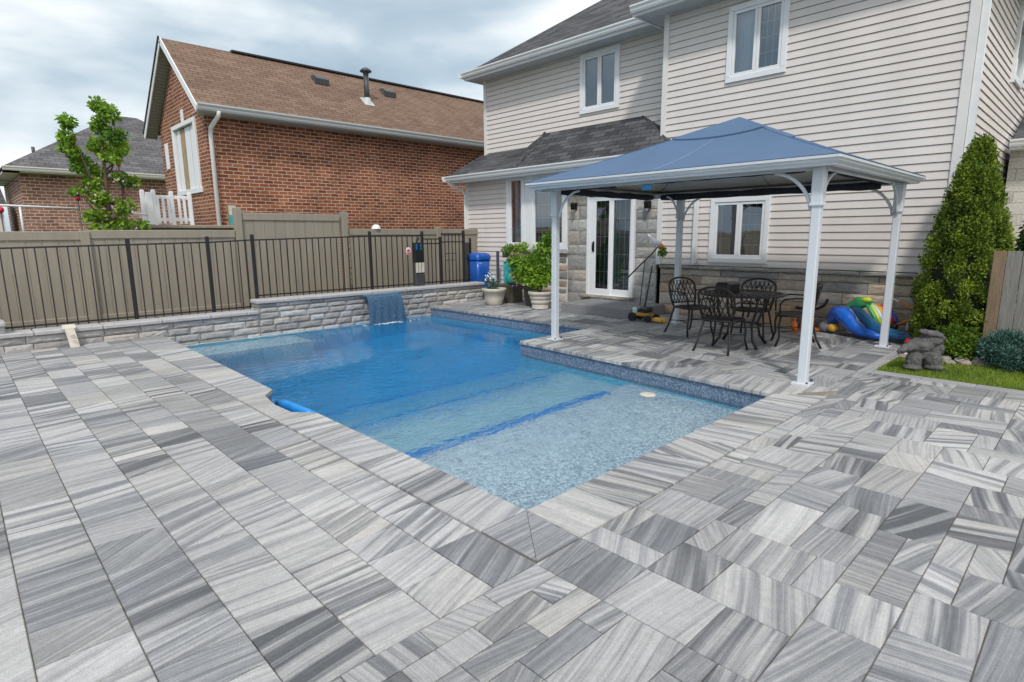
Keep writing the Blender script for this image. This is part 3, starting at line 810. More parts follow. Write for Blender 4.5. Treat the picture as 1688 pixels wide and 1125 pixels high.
for sgn in (0, .012):
    g_ = [wfall(i/NU, j/NV, sgn) for j in range(NV+1) for i in range(NU+1)]
    for j in range(NV):
        for i in range(NU):
            a = j*(NU+1)+i
            q = [a, a+1, a+NU+2, a+NU+1]
            uv = [(i/NU, j/NV), ((i+1)/NU, j/NV), ((i+1)/NU, (j+1)/NV), (i/NU, (j+1)/NV)]
            if sgn: q = q[::-1]; uv = uv[::-1]
            mb.face([g_[k] for k in q], uv=uv, smooth=True)
mb.build('water_sheet', mw_, sw)

mb = MB(); rgf = random.Random(9)
for k in range(90):
    a_ = rgf.gauss(0, .24); b_ = rgf.gauss(0, .05); r_ = rgf.uniform(.006, .016)
    mb.ball((6.12+a_, 9.83+b_, WZ+.002), (r_*1.6, r_, r_*.5), 7, 4)
mb.build('foam', MT['gutter'], sw)['kind'] = 'stuff'

# small cream bracket leaning on the wall at the left
mb = MB()
mb.obox((1.12, 9.99, 0.002), (1.09, 10.075, .27), (.055,0,0), (0,.012,.004))
mb.obox((1.09, 10.075, .27), (1.09, 10.11, .30), (.075,0,0), (0,.01,.01))
mb.tube([(1.10,9.985,.09),(1.12,9.96,.10),(1.14,9.985,.09)], .008, 6); mb.tube([(1.09,10.01,.16),(1.11,9.985,.17),(1.13,10.01,.16)], .008, 6)
tag(mb.build('deck_bracket', MT['pot']), 'small cream plastic bracket standing against the low wall', 'bracket')

# garden strip behind the retaining wall
mb = MB(); mb.box(-8, 9.2, 10.5, 11.4, -.055, .13); mb.box(-8, 13, 11.42, 14.6, -.055, .2)
tag(mb.build('garden_bed', MT['soil']), kind='structure')

# ------------------------------------------------------------------ black metal pool fence
bf = empty('pool_fence', (4, 10.5, .2), 'long black metal picket fence standing on the retaining wall', 'fence')
FY = 10.52
posts = [(-.95,.2,1.40),(.50-.4,.2,1.42),(2.0,.2,1.50),(3.13,.2,1.52),(3.86,.2,1.55),(6.18,.385,1.60),(7.43,.385,1.60)]
posts = [(-1.1,.2,1.45),(2.0,.2,1.50),(3.13,.2,1.52),(3.86,.2,1.55),(6.18,.385,1.60),(7.46,.385,1.60)]
for (x, z0, z1) in posts:
    mb = MB(); mb.bbox(x-.028, x+.028, FY-.028, FY+.028, z0, z1, .012); mb.build('fence_post', MT['blackmetal'], bf)
    
for (a, b) in zip(posts[:-1], posts[1:]):
    mb = MB()
    zt0, zt1 = a[2]-.10, b[2]-.10
    zb = max(a[1], b[1]) if a[0] > 3.8 else .2
    mb.obox((a[0]+.03, FY, zt0), (b[0]-.03, FY, zt1), (0,.012,0), (0,0,.012))
    mb.obox((a[0]+.03, FY, zb+.09), (b[0]-.03, FY, zb+.09), (0,.012,0), (0,0,.012))
    npk = round((b[0]-a[0])/.125)
    for k in range(1, npk):
        x = lerp(a[0], b[0], k/npk); zt_ = lerp(zt0, zt1, k/npk)
        mb.box(x-.0075, x+.0075, FY-.0075, FY+.0075, zb+.03, zt_-.012)
    mb.build('picket_panel', MT['blackmetal'], bf)

gt = empty('pool_gate', (8.0, 10.5, .4), 'black metal picket gate beside the latch box at fence end', 'gate')
for x, zt_ in ((7.95, 1.48), (8.62, 1.62)):
    mb = MB(); mb.bbox(x-.03, x+.03, FY-.03, FY+.03, .385, zt_, .012); mb.build('gate_post', MT['blackmetal'], gt)
mb = MB()
for z_ in (1.43, 1.33, .48): mb.box(7.50, 7.92, FY-.012, FY+.012, z_-.012, z_+.012)
for k in range(1, 4): mb.box(7.5+k*.105-.007, 7.5+k*.105+.007, FY-.007, FY+.007, .42, 1.43)
mb.build('gate_leaf', MT['blackmetal'], gt)
mb = MB()
for z_ in (1.54, 1.36, .48): mb.box(7.98, 8.59, FY-.012, FY+.012, z_-.012, z_+.012)
for k in range(1, 6): mb.box(7.98+k*.102-.007, 7.98+k*.102+.007, FY-.007, FY+.007, .42, 1.54)
for z_ in (1.1, .95): mb.box(8.1, 8.38, FY-.007, FY+.007, z_-.006, z_+.006)
mb.build('side_panel', MT['blackmetal'], gt)
sf = empty('corner_fence', (8.8, 10.7, .4), 'short black picket panel between gate post and house corner', 'fence')
mb = MB(); mb.bbox(9.11, 9.16, 10.87, 10.92, .2, 1.44, .012); mb.build('fence_post', MT['blackmetal'], sf)
mb = MB()
for z_ in (1.33, .45): mb.obox((8.65,FY,z_),(9.12,10.89,z_),(.008,-.008,0),(0,0,.012))
for k in range(1, 5):
    x = lerp(8.65,9.12,k/5); y = lerp(FY,10.89,k/5); mb.box(x-.007,x+.007,y-.007,y+.007,.35,1.33)
mb.build('picket_panel', MT['blackmetal'], sf)

# latch box on the fence
lb = empty('latch_box', (7.3, 10.46, .4), 'tall black and white latch cabinet hanging on the pool fence', 'cabinet')
mb = MB(); mb.bbox(7.17, 7.42, 10.40, 10.50, .94, 1.36, .01); mb.tube([(7.27,10.45,1.34),(7.27,10.45,1.44),(7.31,10.45,1.47),(7.33,10.45,1.40)], .012, 6); mb.build('upper_case', MT['blackmetal'], lb)
mb = MB()
for k in range(3): mb.bbox(7.185+k*.078, 7.185+k*.078+.064, 10.385, 10.396, .72, .93, .004)
mb.build('white_panel', MT['pot'], lb)
mb = MB()
for k in range(2): mb.bbox(7.20+k*.11, 7.20+k*.11+.05, 10.388, 10.397, 1.20, 1.33, .004)
mb.build('blue_window', MT['floatdeep'], lb)
mb = MB(); mb.bbox(7.18, 7.41, 10.40, 10.5, .42, .935, .01); mb.build('lower_case', MT['pipe'], lb)

# red and white round notice
nt_ = empty('warning_sign', (7.05, 10.44, 1.2), 'small red and white oval warning sign hung on the black fence', 'sign')
def disc(mb, c, rx, rz, th, n=24):
    V = []; 
    for s_ in (0, 1):
        for k in range(n):
            a = 2*math.pi*k/n; V.append((c[0]+rx*math.cos(a), c[1]-s_*th, c[2]+rz*math.sin(a)))
    mb.faces(V, [tuple(range(n, 2*n))] + [(k, (k+1)%n, n+(k+1)%n, n+k) for k in range(n)], smooth=False)
mb = MB(); disc(mb, (7.06,10.47,1.185), .062, .085, .008); mb.build('plate', MT['white'], nt_)
mb = MB(); disc(mb, (7.06,10.461,1.165), .05, .055, .003); mb.build('red_disc', MT['red'], nt_)
mb = MB()
for (x0, x1, z0, z1) in ((-.03,-.02,-.03,.02),(-.03,-.005,.012,.02),(-.03,-.008,-.01,-.003),(.005,.013,-.03,.02),(.005,.03,.012,.02),(.022,.03,-.03,.02),(.005,.03,-.03,-.022)):
    mb.box(7.06+x0, 7.06+x1, 10.4565, 10.4575, 1.165+z0, 1.165+z1)
mb.build('marking', MT['white'], nt_)
mb = MB(); mb.tube([(7.04,10.465,1.26),(7.06,10.48,1.32),(7.08,10.465,1.26)], .007, 6); mb.build('hanger', MT['blackmetal'], nt_)

# ------------------------------------------------------------------ taupe vinyl privacy fence
vf = empty('privacy_fence', (4.5, 11.4, .1), 'tall taupe vinyl privacy fence behind the black picket fence', 'fence')
VY = 11.4
secs = [(-8,-5.6,1.60),(-5.6,-3.2,1.60),(-3.2,-.8,1.60),(-.8,1.6,1.61),(1.6,3.93,1.63),(3.97,6.05,1.95),(6.15,8.55,1.66),(8.55,11.2,1.66)]
for (a, b, zt_) in secs:
    mb = MB()
    x = a+.06
    while x < b-.06:
        xe = min(x+.2, b-.06); mb.bbox(x+.002, xe-.002, VY-.012+random.uniform(-.002,.002), VY+.012, .1, zt_-.06, .004); x = xe
    mb.build('board_panel', MT['vinyl'], vf)
    mb = MB(); mb.bbox(a+.055, b-.055, VY-.035, VY+.03, zt_-.13, zt_, .008); mb.build('rail', MT['vinyl'], vf)
    mb = MB(); mb.bbox(a+.055, b-.055, VY-.03, VY+.03, .15, .27, .008); mb.build('rail', MT['vinyl'], vf)
for (x, zt_) in ((-5.6,1.63),(-3.2,1.63),(-.8,1.605),(1.6,1.62),(3.95,2.04),(6.10,2.01),(8.55,1.70)):
    mb = MB(); mb.bbox(x-.065, x+.065, VY-.065, VY+.065, .1, zt_, .012); mb.build('fence_post', MT['vinyl'], vf)
mb = MB(); 
V=[]; 
mb.lathe([(.10,0),(.095,.04),(.075,.075),(.04,.095),(0,.10)], (6.88, VY+.02, 1.655), 24)
tag(mb.build('dome_cap', MT['white']), 'white half-round dome resting on top of the taupe fence', 'dome')

# ------------------------------------------------------------------ our house
hs_ = empty('house', (9.8, 6, 0), 'two-storey beige vinyl-sided house with stone base and dark roof', 'house')
LAP = .115
def wall_siding(name, u0, u1, z0, z1, P, openings=(), topf=None):
    mb = MB(); z = z0
    while z < z1 - .01:
        ze = min(z+LAP, z1)
        brk = sorted(set([z, ze] + [q for o in openings for q in (o[2], o[3]) if z+.001 < q < ze-.001]))
        for zb, zt_ in zip(brk[:-1], brk[1:]):
            segs = [(u0, u1)]
            for o in openings:
                if not (o[2] < zt_-.0005 and o[3] > zb+.0005): continue
                a, b = o[0], o[1]; ns = []
                for (s, e_) in segs:
                    if b <= s or a >= e_: ns.append((s, e_)); continue
                    if a > s: ns.append((s, a))
                    if b < e_: ns.append((b, e_))
                segs = ns
            D = lambda q: .017 - .017*(q-z)/LAP
            jn = []
            for (s, e_) in segs:
                c0 = s; off_ = ((int(round((z-z0)/LAP))*1.37) % 3.66)
                q_ = math.floor((s-off_)/3.66+1)*3.66+off_
                while q_ < e_-.15:
                    if q_ > s+.15: jn.append((c0, q_)); c0 = q_
                    q_ += 3.66
                jn.append((c0, e_))
            for (s, e_) in jn:
                rk = random.Random(int(z*1000)*31+int(s*100)); kk_ = rk.uniform(.985, 1.015); mb.tint = (.69*kk_, .635*kk_, .605*kk_)
                lo = zb + (.008 if zb == z else 0)
                if zt_ <= lo: continue
                mb.face([P(s,lo,D(lo)), P(e_,lo,D(lo)), P(e_,zt_,D(zt_)), P(s,zt_,D(zt_))])
                if zb == z:
                    mb.face([P(s,lo,-.014), P(e_,lo,-.014), P(e_,lo,D(lo)), P(s,lo,D(lo))])
                    mb.face([P(s,z-.001,-.014), P(e_,z-.001,-.014), P(e_,lo,-.014), P(s,lo,-.014)])
        z = ze
    return mb.build(name, MT['siding'], hs_)
def PX(X):   # wall facing -X : u runs along -Y so faces wind outward
    return lambda u, z, d: (X-d, -u, z)
def PYw(Y):  # wall facing -Y : u runs along X
    return lambda u, z, d: (u, Y-d, z)
# right, full-height section X=9.8, Y 1.6..6.04 (u = -Y)
XW = 9.8
gw = (-5.04, -4.02, 1.01, 2.11)     # ground window
uwR = (-4.90, -3.94, 3.99, 5.15)
wall_siding('siding_wall', -6.04, -1.6, .93, 5.36, PX(XW), [gw, uwR])
# left, ground floor siding strip
lw1 = (-10.25, -9.66, 1.2, 2.88)
lw2 = (-9.50, -8.36, 1.17, 2.88)
wall_siding('siding_wall', -11.76, -10.25, .3, 2.95, PX(XW), [])
mb = MB(); mb.box(9.8, 9.82, 8.36, 10.25, .0, 1.2); mb.box(9.8, 9.82, 5.9, 10.25, 2.85, 2.95); mb.build('back_wall', MT['trim'], hs_)
# left, upper floor
XU = 10.4
uwL = (-8.54, -7.52, 4.10, 5.30)
wall_siding('siding_wall', -11.66, -6.0, 3.0, 5.40, PX(XU), [uwL])
# side wall facing -Y
wall_siding('side_siding', 9.86, 18, .93, 5.36, PYw(1.6), [(13.35, 14.4, 4.05, 5.1)])
# core volumes behind the siding (dark building paper), with openings left in front
mb = MB()
mb.box(10.5, 18, 1.64, 11.6, 0, 5.36)
mb.build('wall_core', MT['dark'], hs_)
for q in ((XW-.034, XW+.07, 1.555, 1.665, .93, 5.36), (XW-.034, XW+.0, 6.02, 6.12, .93, 5.36), (XW-.032, XW+.05, 11.72, 11.80, .0, 2.9), (XU-.032, XU+.05, 11.63, 11.72, 3.0, 5.36)):
    mb = MB(); mb.box(*q); mb.build('corner_trim', MT['trim'], hs_)
# side faces closing the volumes to the left
mb = MB(); mb.box(XW+.02, 18, 11.70, 11.78, 0, 2.95); mb.box(XU+.02, 18, 11.6, 11.68, 2.95, 5.36); mb.box(XW+.002, 10.5, 6.04, 6.1, 2.9, 5.36); mb.build('side_wall', MT['trim'], hs_)
mb = MB(); mb.box(13.28, 13.35, 1.54, 1.6, 3.98, 5.3); mb.build('corner_trim', MT['white'], hs_)

# window builder for walls facing -X
def window(y0, y1, z0, z1, X, glass, casing=.085, sashes=2, lead=None, curtain=None, backdrop='dark', depth=.34, name='window', mull=.05, extra=None):
    """y0<y1 ; the outer casing covers y0..y1"""
    f = MB()
    for (a, b, c, d) in ((y0, y1, z1-casing, z1), (y0, y1, z0, z0+casing), (y0, y0+casing, z0+casing, z1-casing), (y1-casing, y1, z0+casing, z1-casing)):
        f.bbox(X-.045, X+.03, a, b, c, d, .006)
    iy0, iy1, iz0, iz1 = y0+casing, y1-casing, z0+casing, z1-casing
    fo = f.build(name, MT['white'], hs_)
    wS = (iy1-iy0)/sashes
    for k in range(sashes):
        a, b = iy0+k*wS, iy0+(k+1)*wS
        s = MB(); t_ = mull
        for (p, q, c, d) in ((a, b, iz1-t_, iz1), (a, b, iz0, iz0+t_), (a, a+t_, iz0+t_, iz1-t_), (b-t_, b, iz0+t_, iz1-t_)):
            s.bbox(X-.03, X+.02, p+.002, q-.002, c, d, .005)
        s.build('sash', MT['white'], fo)
        s = MB(); s.face([(X+.0, b-t_, iz0+t_), (X+.0, a+t_, iz0+t_), (X+.0, a+t_, iz1-t_), (X, b-t_, iz1-t_)]); s.build('pane', glass, fo)
        if lead and lead[k]:
            ny, nz = lead[k]
            s = MB()
            ya, yb, za, zb = a+t_, b-t_, iz0+t_, iz1-t_
            for i in range(1, ny+1):
                y = lerp(ya, yb, i/(ny+1)); s.box(X+.006, X+.014, y-.004, y+.004, za, zb)
            for j in range(1, nz+1):
                z = lerp(za, zb, j/(nz+1)); s.box(X+.006, X+.014, ya, yb, z-.004, z+.004)
            s.build('glazing_bars', MT['trim'], fo)
    s = MB()
    D = X+depth
    A, B = y0+.01, y1-.01; C, E = z0+.01, z1-.01
    s.face([(D,B,C),(D,A,C),(D,A,E),(D,B,E)]); s.face([(X+.03,A,C),(X+.03,A,E),(D,A,E),(D,A,C)]); s.face([(X+.03,B,C),(D,B,C),(D,B,E),(X+.03,B,E)])
    s.face([(X+.03,A,C),(D,A,C),(D,B,C),(X+.03,B,C)]); s.face([(X+.03,A,E),(X+.03,B,E),(D,B,E),(D,A,E)])
    s.build('reveal', MT[backdrop], fo)
    if curtain:
        for (ca, cb) in curtain:
            s = MB(); N = max(6, int((cb-ca)/.012)); pr = None
            for i in range(N+1):
                y = lerp(ca, cb, i/N); xx = X+.14+.022*math.sin(y*75)+.01*math.sin(y*31)
                if pr: s.face([(xx, y, C+.02), (pr[0], pr[1], C+.02), (pr[0], pr[1], E-.02), (xx, y, E-.02)], smooth=True)
                pr = (xx, y)
            s.build('curtain', MT['curtain'], fo)
    return fo
window(3.93, 4.91, 3.98, 5.16, XW, MT['glass'], curtain=[(4.45,4.83),(4.02,4.10)], lead=[(2,3),None], backdrop='teal')
window(7.51, 8.55, 4.09, 5.31, XU, MT['glass'], curtain=[(8.08,8.46),(7.6,8.0)], backdrop='teal')
window(4.01, 5.05, 1.0, 2.12, XW, MT['glass'], lead=[(2,4),None], curtain=[(4.9,4.98)], backdrop='dark')
window(9.67, 10.24, 1.21, 2.87, XW, MT['glass'], sashes=1, curtain=[(9.98,10.17)], casing=.07, backdrop='dark')
window(8.37, 9.49, 1.18, 2.87, XW, MT['glass'], sashes=1, lead=[(7,4)], casing=.10, backdrop='dark')
mb = MB(); mb.bbox(XW-.03, XW+.05, 9.49, 9.67, 1.12, 2.9, .008); mb.bbox(XW-.03, XW+.05, 10.24, 10.30, 1.12, 2.9, .008); mb.build('window_post', MT['white'], hs_)
# white panels flanking, over the stone, and sill
mb = MB(); mb.bbox(XW-.09, XW+.02, 8.33, 9.6, 1.10, 1.165, .008); mb.build('window_sill', MT['cap'], hs_)
# side window on the -Y wall
mb = MB()
for (a, b, c, d) in ((13.35,14.5,4.98,5.1),(13.35,14.5,4.05,4.15),(13.35,13.46,4.15,4.98),(14.39,14.5,4.15,4.98)): mb.bbox(a, b, 1.55, 1.63, c, d, .006)
fo = mb.build('window', MT['white'], hs_)
mb = MB(); mb.face([(13.46,1.60,4.15),(14.39,1.60,4.15),(14.39,1.60,4.98),(13.46,1.60,4.98)]); mb.build('pane', MT['glass'], fo)

# patio door, Y 6.62..7.8, z .2..2.32
dr = MB()
y0, y1, z0, z1 = 6.62, 7.80, .20, 2.34
cs = .075
for (a, b, c, d) in ((y0, y1, z1-cs, z1), (y0, y1, z0, z0+.05), (y0, y0+cs, z0+.05, z1-cs), (y1-cs, y1, z0+.05, z1-cs)): dr.bbox(XW-.06, XW+.04, a, b, c, d, .006)
door = dr.build('patio_door', MT['white'], hs_)
mid = (y0+y1)/2 - .02
for (a, b, Xo, st, name) in ((mid, y1-cs, XW-.045, .155, 'sliding_leaf'), (y0+cs, mid+.03, XW-.015, .075, 'fixed_leaf')):
    s = MB(); br_ = .13
    st2 = .05
    ya, yb = a, b
    s.bbox(Xo, Xo+.035, ya, yb, z1-cs-.09, z1-cs, .005); s.bbox(Xo, Xo+.035, ya, yb, z0+.05, z0+.05+br_, .005)
    s.bbox(Xo, Xo+.035, yb-st, yb, z0+.05+br_, z1-cs-.09, .005); s.bbox(Xo, Xo+.035, ya, ya+st2, z0+.05+br_, z1-cs-.09, .005)
    s.build(name, MT['white'], door)
    s = MB(); s.face([(Xo+.02, yb-st, z0+.18), (Xo+.02, ya+st2, z0+.18), (Xo+.02, ya+st2, z1-cs-.09), (Xo+.02, yb-st, z1-cs-.09)]); s.build('pane', MT['glass_dark'], door)
    s = MB(); Y0, Y1 = ya+st2, yb-st
    for i in (1, 2): s.box(Xo+.024, Xo+.030, lerp(Y0,Y1,i/3)-.004, lerp(Y0,Y1,i/3)+.004, z0+.18, z1-cs-.09)
    for j in range(1, 5): zz_ = lerp(z0+.18, z1-cs-.09, j/5); s.box(Xo+.024, Xo+.030, Y0, Y1, zz_-.004, zz_+.004)
    s.build('glazing_bars', MT['curtain'], door)
s = MB(); s.tube([(XW-.05,7.62,1.17),(XW-.085,7.62,1.18),(XW-.09,7.62,1.25),(XW-.085,7.62,1.32),(XW-.05,7.62,1.33)], .012, 8); s.bbox(XW-.052,XW-.046,7.595,7.645,1.14,1.36,.002); s.build('handle', MT['blackmetal'], door)
s = MB(); D = XW+.4
s.face([(D,y1,z0),(D,y0,z0),(D,y0,z1),(D,y1,z1)]); s.face([(XW+.04,y0,z0),(XW+.04,y0,z1),(D,y0,z1),(D,y0,z0)]); s.face([(XW+.04,y1,z0),(D,y1,z0),(D,y1,z1),(XW+.04,y1,z1)]); s.face([(XW,y0,z0),(D,y0,z0),(D,y1,z0),(XW,y1,z0)])
s.build('reveal', MT['teal'], door)
s = MB(); N = 60; pr = None
for (ca, cb, ph) in ((6.72, 6.84, 0), (7.18, 7.28, 1)):
    pr = None
    for i in range(17):
        y = lerp(ca, cb, i/16); xx = XW+.16+.02*math.sin(y*80)
        if pr: s.face([(xx, y, z0+.03), (pr[0], pr[1], z0+.03), (pr[0], pr[1], z1-.1), (xx, y, z1-.1)], smooth=True)
        pr = (xx, y)
s.build('curtain', MT['curtain'], door)

# stone veneer
ts = [(0.46,0.37,0.295),(0.50,0.43,0.365),(0.25,0.24,0.235),(0.40,0.32,0.25),(0.46,0.41,0.36),(0.45,0.335,0.255)]
tg = [(0.40,0.38,0.36),(0.34,0.33,0.32),(0.46,0.44,0.415),(0.29,0.285,0.28),(0.41,0.365,0.32)]
def veneer(mb, y0, y1, z0, z1, tones, ch=(.14,.24), bl=(.25,.8), X=XW):
    z = z0
    while z < z1-.005:
        h_ = random.uniform(*ch); ze = min(z+h_, z1)
        if z1-ze < ch[0]*.5: ze = z1
        rock_course(mb, y0, y1, X, X+.05, z, ze, bl[0], bl[1], tones, rough=.005, axis='x', dmax=.014, bulge=.006)
        z = ze
mb = MB(); veneer(mb, 1.6, 6.02, 0, .86, ts, (.16,.23), (.5,1.3), X=XW-.03); mb.build('stone_base', MT['stone'], hs_)
mb = MB(); rock_course(mb, 1.6, 6.02, XW-.09, XW-.03+.05, .862, .935, .6, 1.3, [(0.30,0.29,0.275),(0.34,0.325,0.31)], rough=.008, axis='x')
mb.face([(XW-.085,1.6,.933),(XW+.02,1.6,.933),(XW+.02,6.02,.933),(XW-.085,6.02,.933)][::-1], tint=(.26,.25,.24)); mb.face([(XW-.085,1.6,.933),(XW+.02,1.6,.933),(XW+.02,6.02,.933),(XW-.085,6.02,.933)], tint=(.26,.25,.24))
mb.build('stone_ledge', MT['stone'], hs_)
mb = MB(); veneer(mb, 6.12, 6.62, 0, 2.9, tg, (.18,.32), (.2,.5)); veneer(mb, 7.80, 8.36, 0, 2.9, tg, (.18,.32), (.2,.5)); veneer(mb, 6.62, 7.80, 2.34, 2.9, tg, (.2,.3)); veneer(mb, 6.62, 7.80, 0, .2, tg, (.2,.2))
mb.build('stone_surround', MT['stone'], hs_)
mb = MB(); veneer(mb, 8.36, 10.25, 0, 1.1, ts, (.14,.2), (.25,.6)); veneer(mb, 10.25, 11.76, 0, .3, ts, (.14,.2), (.25,.6)); mb.build('stone_base', MT['stone'], hs_)
mb = MB(); rock_course(mb, 9.86, 18, 1.60, 1.66, .0, .3, .4, .9, ts); rock_course(mb, 9.86, 18, 1.60, 1.66, .3, .6, .4, .9, ts); rock_course(mb, 9.86, 18, 1.60, 1.66, .6, .93, .4, .9, ts); mb.build('stone_base', MT['stone'], hs_)

# roofs
def roof_poly(mb, pts): mb.face(pts)
sl_ = .69
mb = MB()
E0 = (9.93, 11.95, 5.49); 
ex, ey0, ey1 = 9.93, 11.95, 1.15
k = 5.4
P0 = (ex, ey0, 5.49); P1 = (ex+k, ey0-k, 5.49+sl_*k); P2 = (ex+k, ey1+k, 5.49+sl_*k); P3 = (ex, ey1, 5.49)
mb.face([P3, P0, P1, P2]); mb.face([P0, (ex+2*k, ey0, 5.49), P1]); mb.face([P3, P2, (ex+2*k, ey1, 5.49)]); mb.face([(ex+2*k, ey0, 5.49), (ex+2*k, ey1, 5.49), P2, P1])
mb.v = [(x, y, z) for x, y, z in mb.v]
mb.build('main_roof', MT['shingle'], hs_)
mb = MB()
bx, by0, by1, bz = 9.33, 6.50, 1.15, 5.46
kk = 2.67
mb.face([(bx,by1,bz),(bx,by0,bz),(bx+kk,by0-kk,bz+sl_*kk),(bx+kk,by1+kk,bz+sl_*kk)]); mb.face([(bx,by0,bz),(bx+9.5,by0,bz),(bx+9.5,by0-kk,bz+sl_*kk),(bx+kk,by0-kk,bz+sl_*kk)]); mb.face([(bx,by1,bz),(bx+kk,by1+kk,bz+sl_*kk),(bx+9.5,by1+kk,bz+sl_*kk),(bx+9.5,by1,bz)])
mb.build('front_roof', MT['shingle'], hs_)
# fascia / gutters / soffits
def gutter(mb, a, b, out, zt, h=.12, w=.11):
    """K-style gutter run; out = outward unit vector"""
    a = Vector((*a, 0)); b = Vector((*b, 0)); o = Vector((*out, 0))
    prof = [(0, 0), (w*.55, 0), (w*.72, h*.28), (w*.78, h*.5), (w*.95, h*.72), (w, h*.8), (w, h), (w*.9, h), (w*.9, h*.8), (0, h*.8)]
    ring = lambda p: [p + o*q[0] + Vector((0, 0, zt-h+q[1])) for q in prof]
    A, B = ring(a), ring(b); N = len(prof)
    for k in range(N):
        j = (k+1)%N; mb.face([A[k], A[j], B[j], B[k]])
    mb.face(A); mb.face(B[::-1])
mb = MB()
gutter(mb, (ex, ey0), (ex, 6.5), (-1,0), 5.50); gutter(mb, (ex-.11, ey0), (18, ey0), (0,1), 5.50)
gutter(mb, (bx, by0+.0), (bx, by1), (-1,0), 5.47); gutter(mb, (bx, by1), (18, by1), (0,-1), 5.47)
mb.build('gutter', MT['gutter'], hs_)
mb = MB()
mb.box(ex+.001, ex+.03, 6.45, ey0-.001, 5.33, 5.48); mb.box(ex+.031, 18, ey0-.04, ey0-.01, 5.33, 5.48)
mb.box(bx+.001, bx+.03, by1+.001, by0-.001, 5.31, 5.45); mb.box(bx+.031, ex+.6, by0-.03, by0-.001, 5.31, 5.45); mb.box(bx+.031, 18, by1+.001, by1+.03, 5.31, 5.45)
mb.build('fascia', MT['white'], hs_)
mb = MB()
y = ey0-.045
while y > 6.52: mb.box(ex+.032, XU+.1, max(y-.298, 6.48), y, 5.355, 5.375); y -= .30
mb.box(XU+.1, 18, 11.68, ey0-.045, 5.355, 5.375)
y = by0-.032
while y > by1: mb.box(bx+.032, XW+.1, max(y-.298, by1+.03), y, 5.335, 5.355); y -= .30
mb.box(XW+.1, 18, by1+.03, 1.6, 5.335, 5.355); mb.box(XW+.1, XU+.1, 6.1, by0-.03, 5.335, 5.354)
mb.build('soffit', MT['soffit'], hs_)

# ground-floor porch roof along the left part
mb = MB()
EX, EZ = 9.40, 2.96
A = (EX, 12.05, EZ); B = (EX, 5.55, EZ); Cc = (XU-.005, 11.75, 3.56); Dd = (XU-.005, 9.9, 3.57)
mb.face([(EX, 9.6, EZ), A, Cc, Dd]); mb.face([A, (XU-.005+.9, 12.05, EZ), (XU-.005+.9,11.75,3.56), Cc])
mb.build('porch_roof', MT['shingle'], hs_)
mb = MB()
hip = [(EX-.0, 9.9, EZ+.004), (XU-.005, 10.25, 3.60), (XU-.005, 9.62, 3.83), (XU-.30, 9.45, 3.66), (XU-.005, 6.93, 3.84), (EX, 5.55, EZ+.004), (XU-.005, 5.55, EZ+.2)]
a0 = (EX, 9.62, EZ+.005); knee = (XU-.42, 9.60, 3.42)
mb.face([a0, (XU-.005, 10.2, 3.58), (XU-.005, 9.95, 3.70), knee]); mb.face([knee, (XU-.005, 9.95, 3.70), (XU-.005, 9.6, 3.84)])
mb.face([(EX, 5.55, EZ+.005), a0, knee, (XU-.005, 9.6, 3.84), (XU-.005, 6.93, 3.84)][:1] + [a0, knee, (XU-.005, 9.6, 3.84), (XU-.005, 6.93, 3.84)])
mb.face([(EX, 5.55, EZ+.005), (XU-.005, 6.93, 3.84), (XU+.3, 5.55, EZ+.05)])
mb.build('door_hood_roof', MT['shingle'], hs_)
mb = MB()
mb.tube([a0, knee, (XU-.01, 9.6, 3.85)], .03, 6); mb.build('hip_cap', MT['shingle'], hs_)
mb = MB(); mb.tube([(EX, 5.55, EZ+.0), (XU-.01, 6.93, 3.83)], .018, 6); mb.build('hip_cap', MT['shingle'], hs_)
mb = MB(); mb.tube([A, Cc], .025, 6); mb.build('hip_cap', MT['shingle'], hs_)
mb = MB(); gutter(mb, (EX, 12.05), (EX, 5.5), (-1,0), 2.965); gutter(mb, (EX-.11, 12.05), (10.8, 12.05), (0,1), 2.965); mb.build('gutter', MT['gutter'], hs_)
mb = MB(); mb.box(EX+.001, EX+.03, 5.5, 12.04, 2.80, 2.95); mb.box(EX+.031, XW+.05, 5.5, 12.04, 2.815, 2.835); mb.box(EX+.031, XU, 12.0, 12.04, 2.80, 2.95); mb.box(XW+.05, 10.8, 11.8, 12.0, 2.815, 2.835); mb.box(EX+.03, XW-.03, 5.50, 5.53, 2.80, 2.95); mb.build('fascia', MT['white'], hs_)
# downspouts
mb = MB(); mb.tube([(9.36,11.98,2.86),(9.45,11.93,2.74),(9.70,11.82,2.62),(9.745,11.78,2.52),(9.745,11.78,.2)], .038, 4, smooth=False); mb.build('downspout', MT['gutter'], hs_)
mb = MB(); mb.box(XW-.09, XW-.03, 5.27, 5.34, .97, 2.2); mb.build('downspout', MT['gutter'], hs_)
mb = MB(); mb.box(9.80, 9.88, 1.47, 1.55, 2.45, 5.3); mb.box(9.805, 9.875, 1.475, 1.545, .3, 2.3); mb.build('downspout', MT['gutter'], hs_)
# wall lamps
for (y, zc_) in ((8.13, 2.09), (6.31, 2.05)):
    s = MB(); s.bbox(XW-.045, XW-.018, y-.045, y+.045, zc_-.06, zc_+.08, .006); s.tube([(XW-.04,y,zc_+.05),(XW-.12,y,zc_+.07)], .012, 6)
    s.lathe([(.01,.09),(.06,.06),(.055,.055),(.045,-.07),(0,-.075)], (XW-.12,y,zc_), 12); lo_ = s.build('wall_lamp', MT['bronze'], hs_)
    s = MB(); s.lathe([(.04,-.07),(.032,-.11),(0,-.115)], (XW-.12,y,zc_), 12); s.build('lens', MT['pot'], lo_)
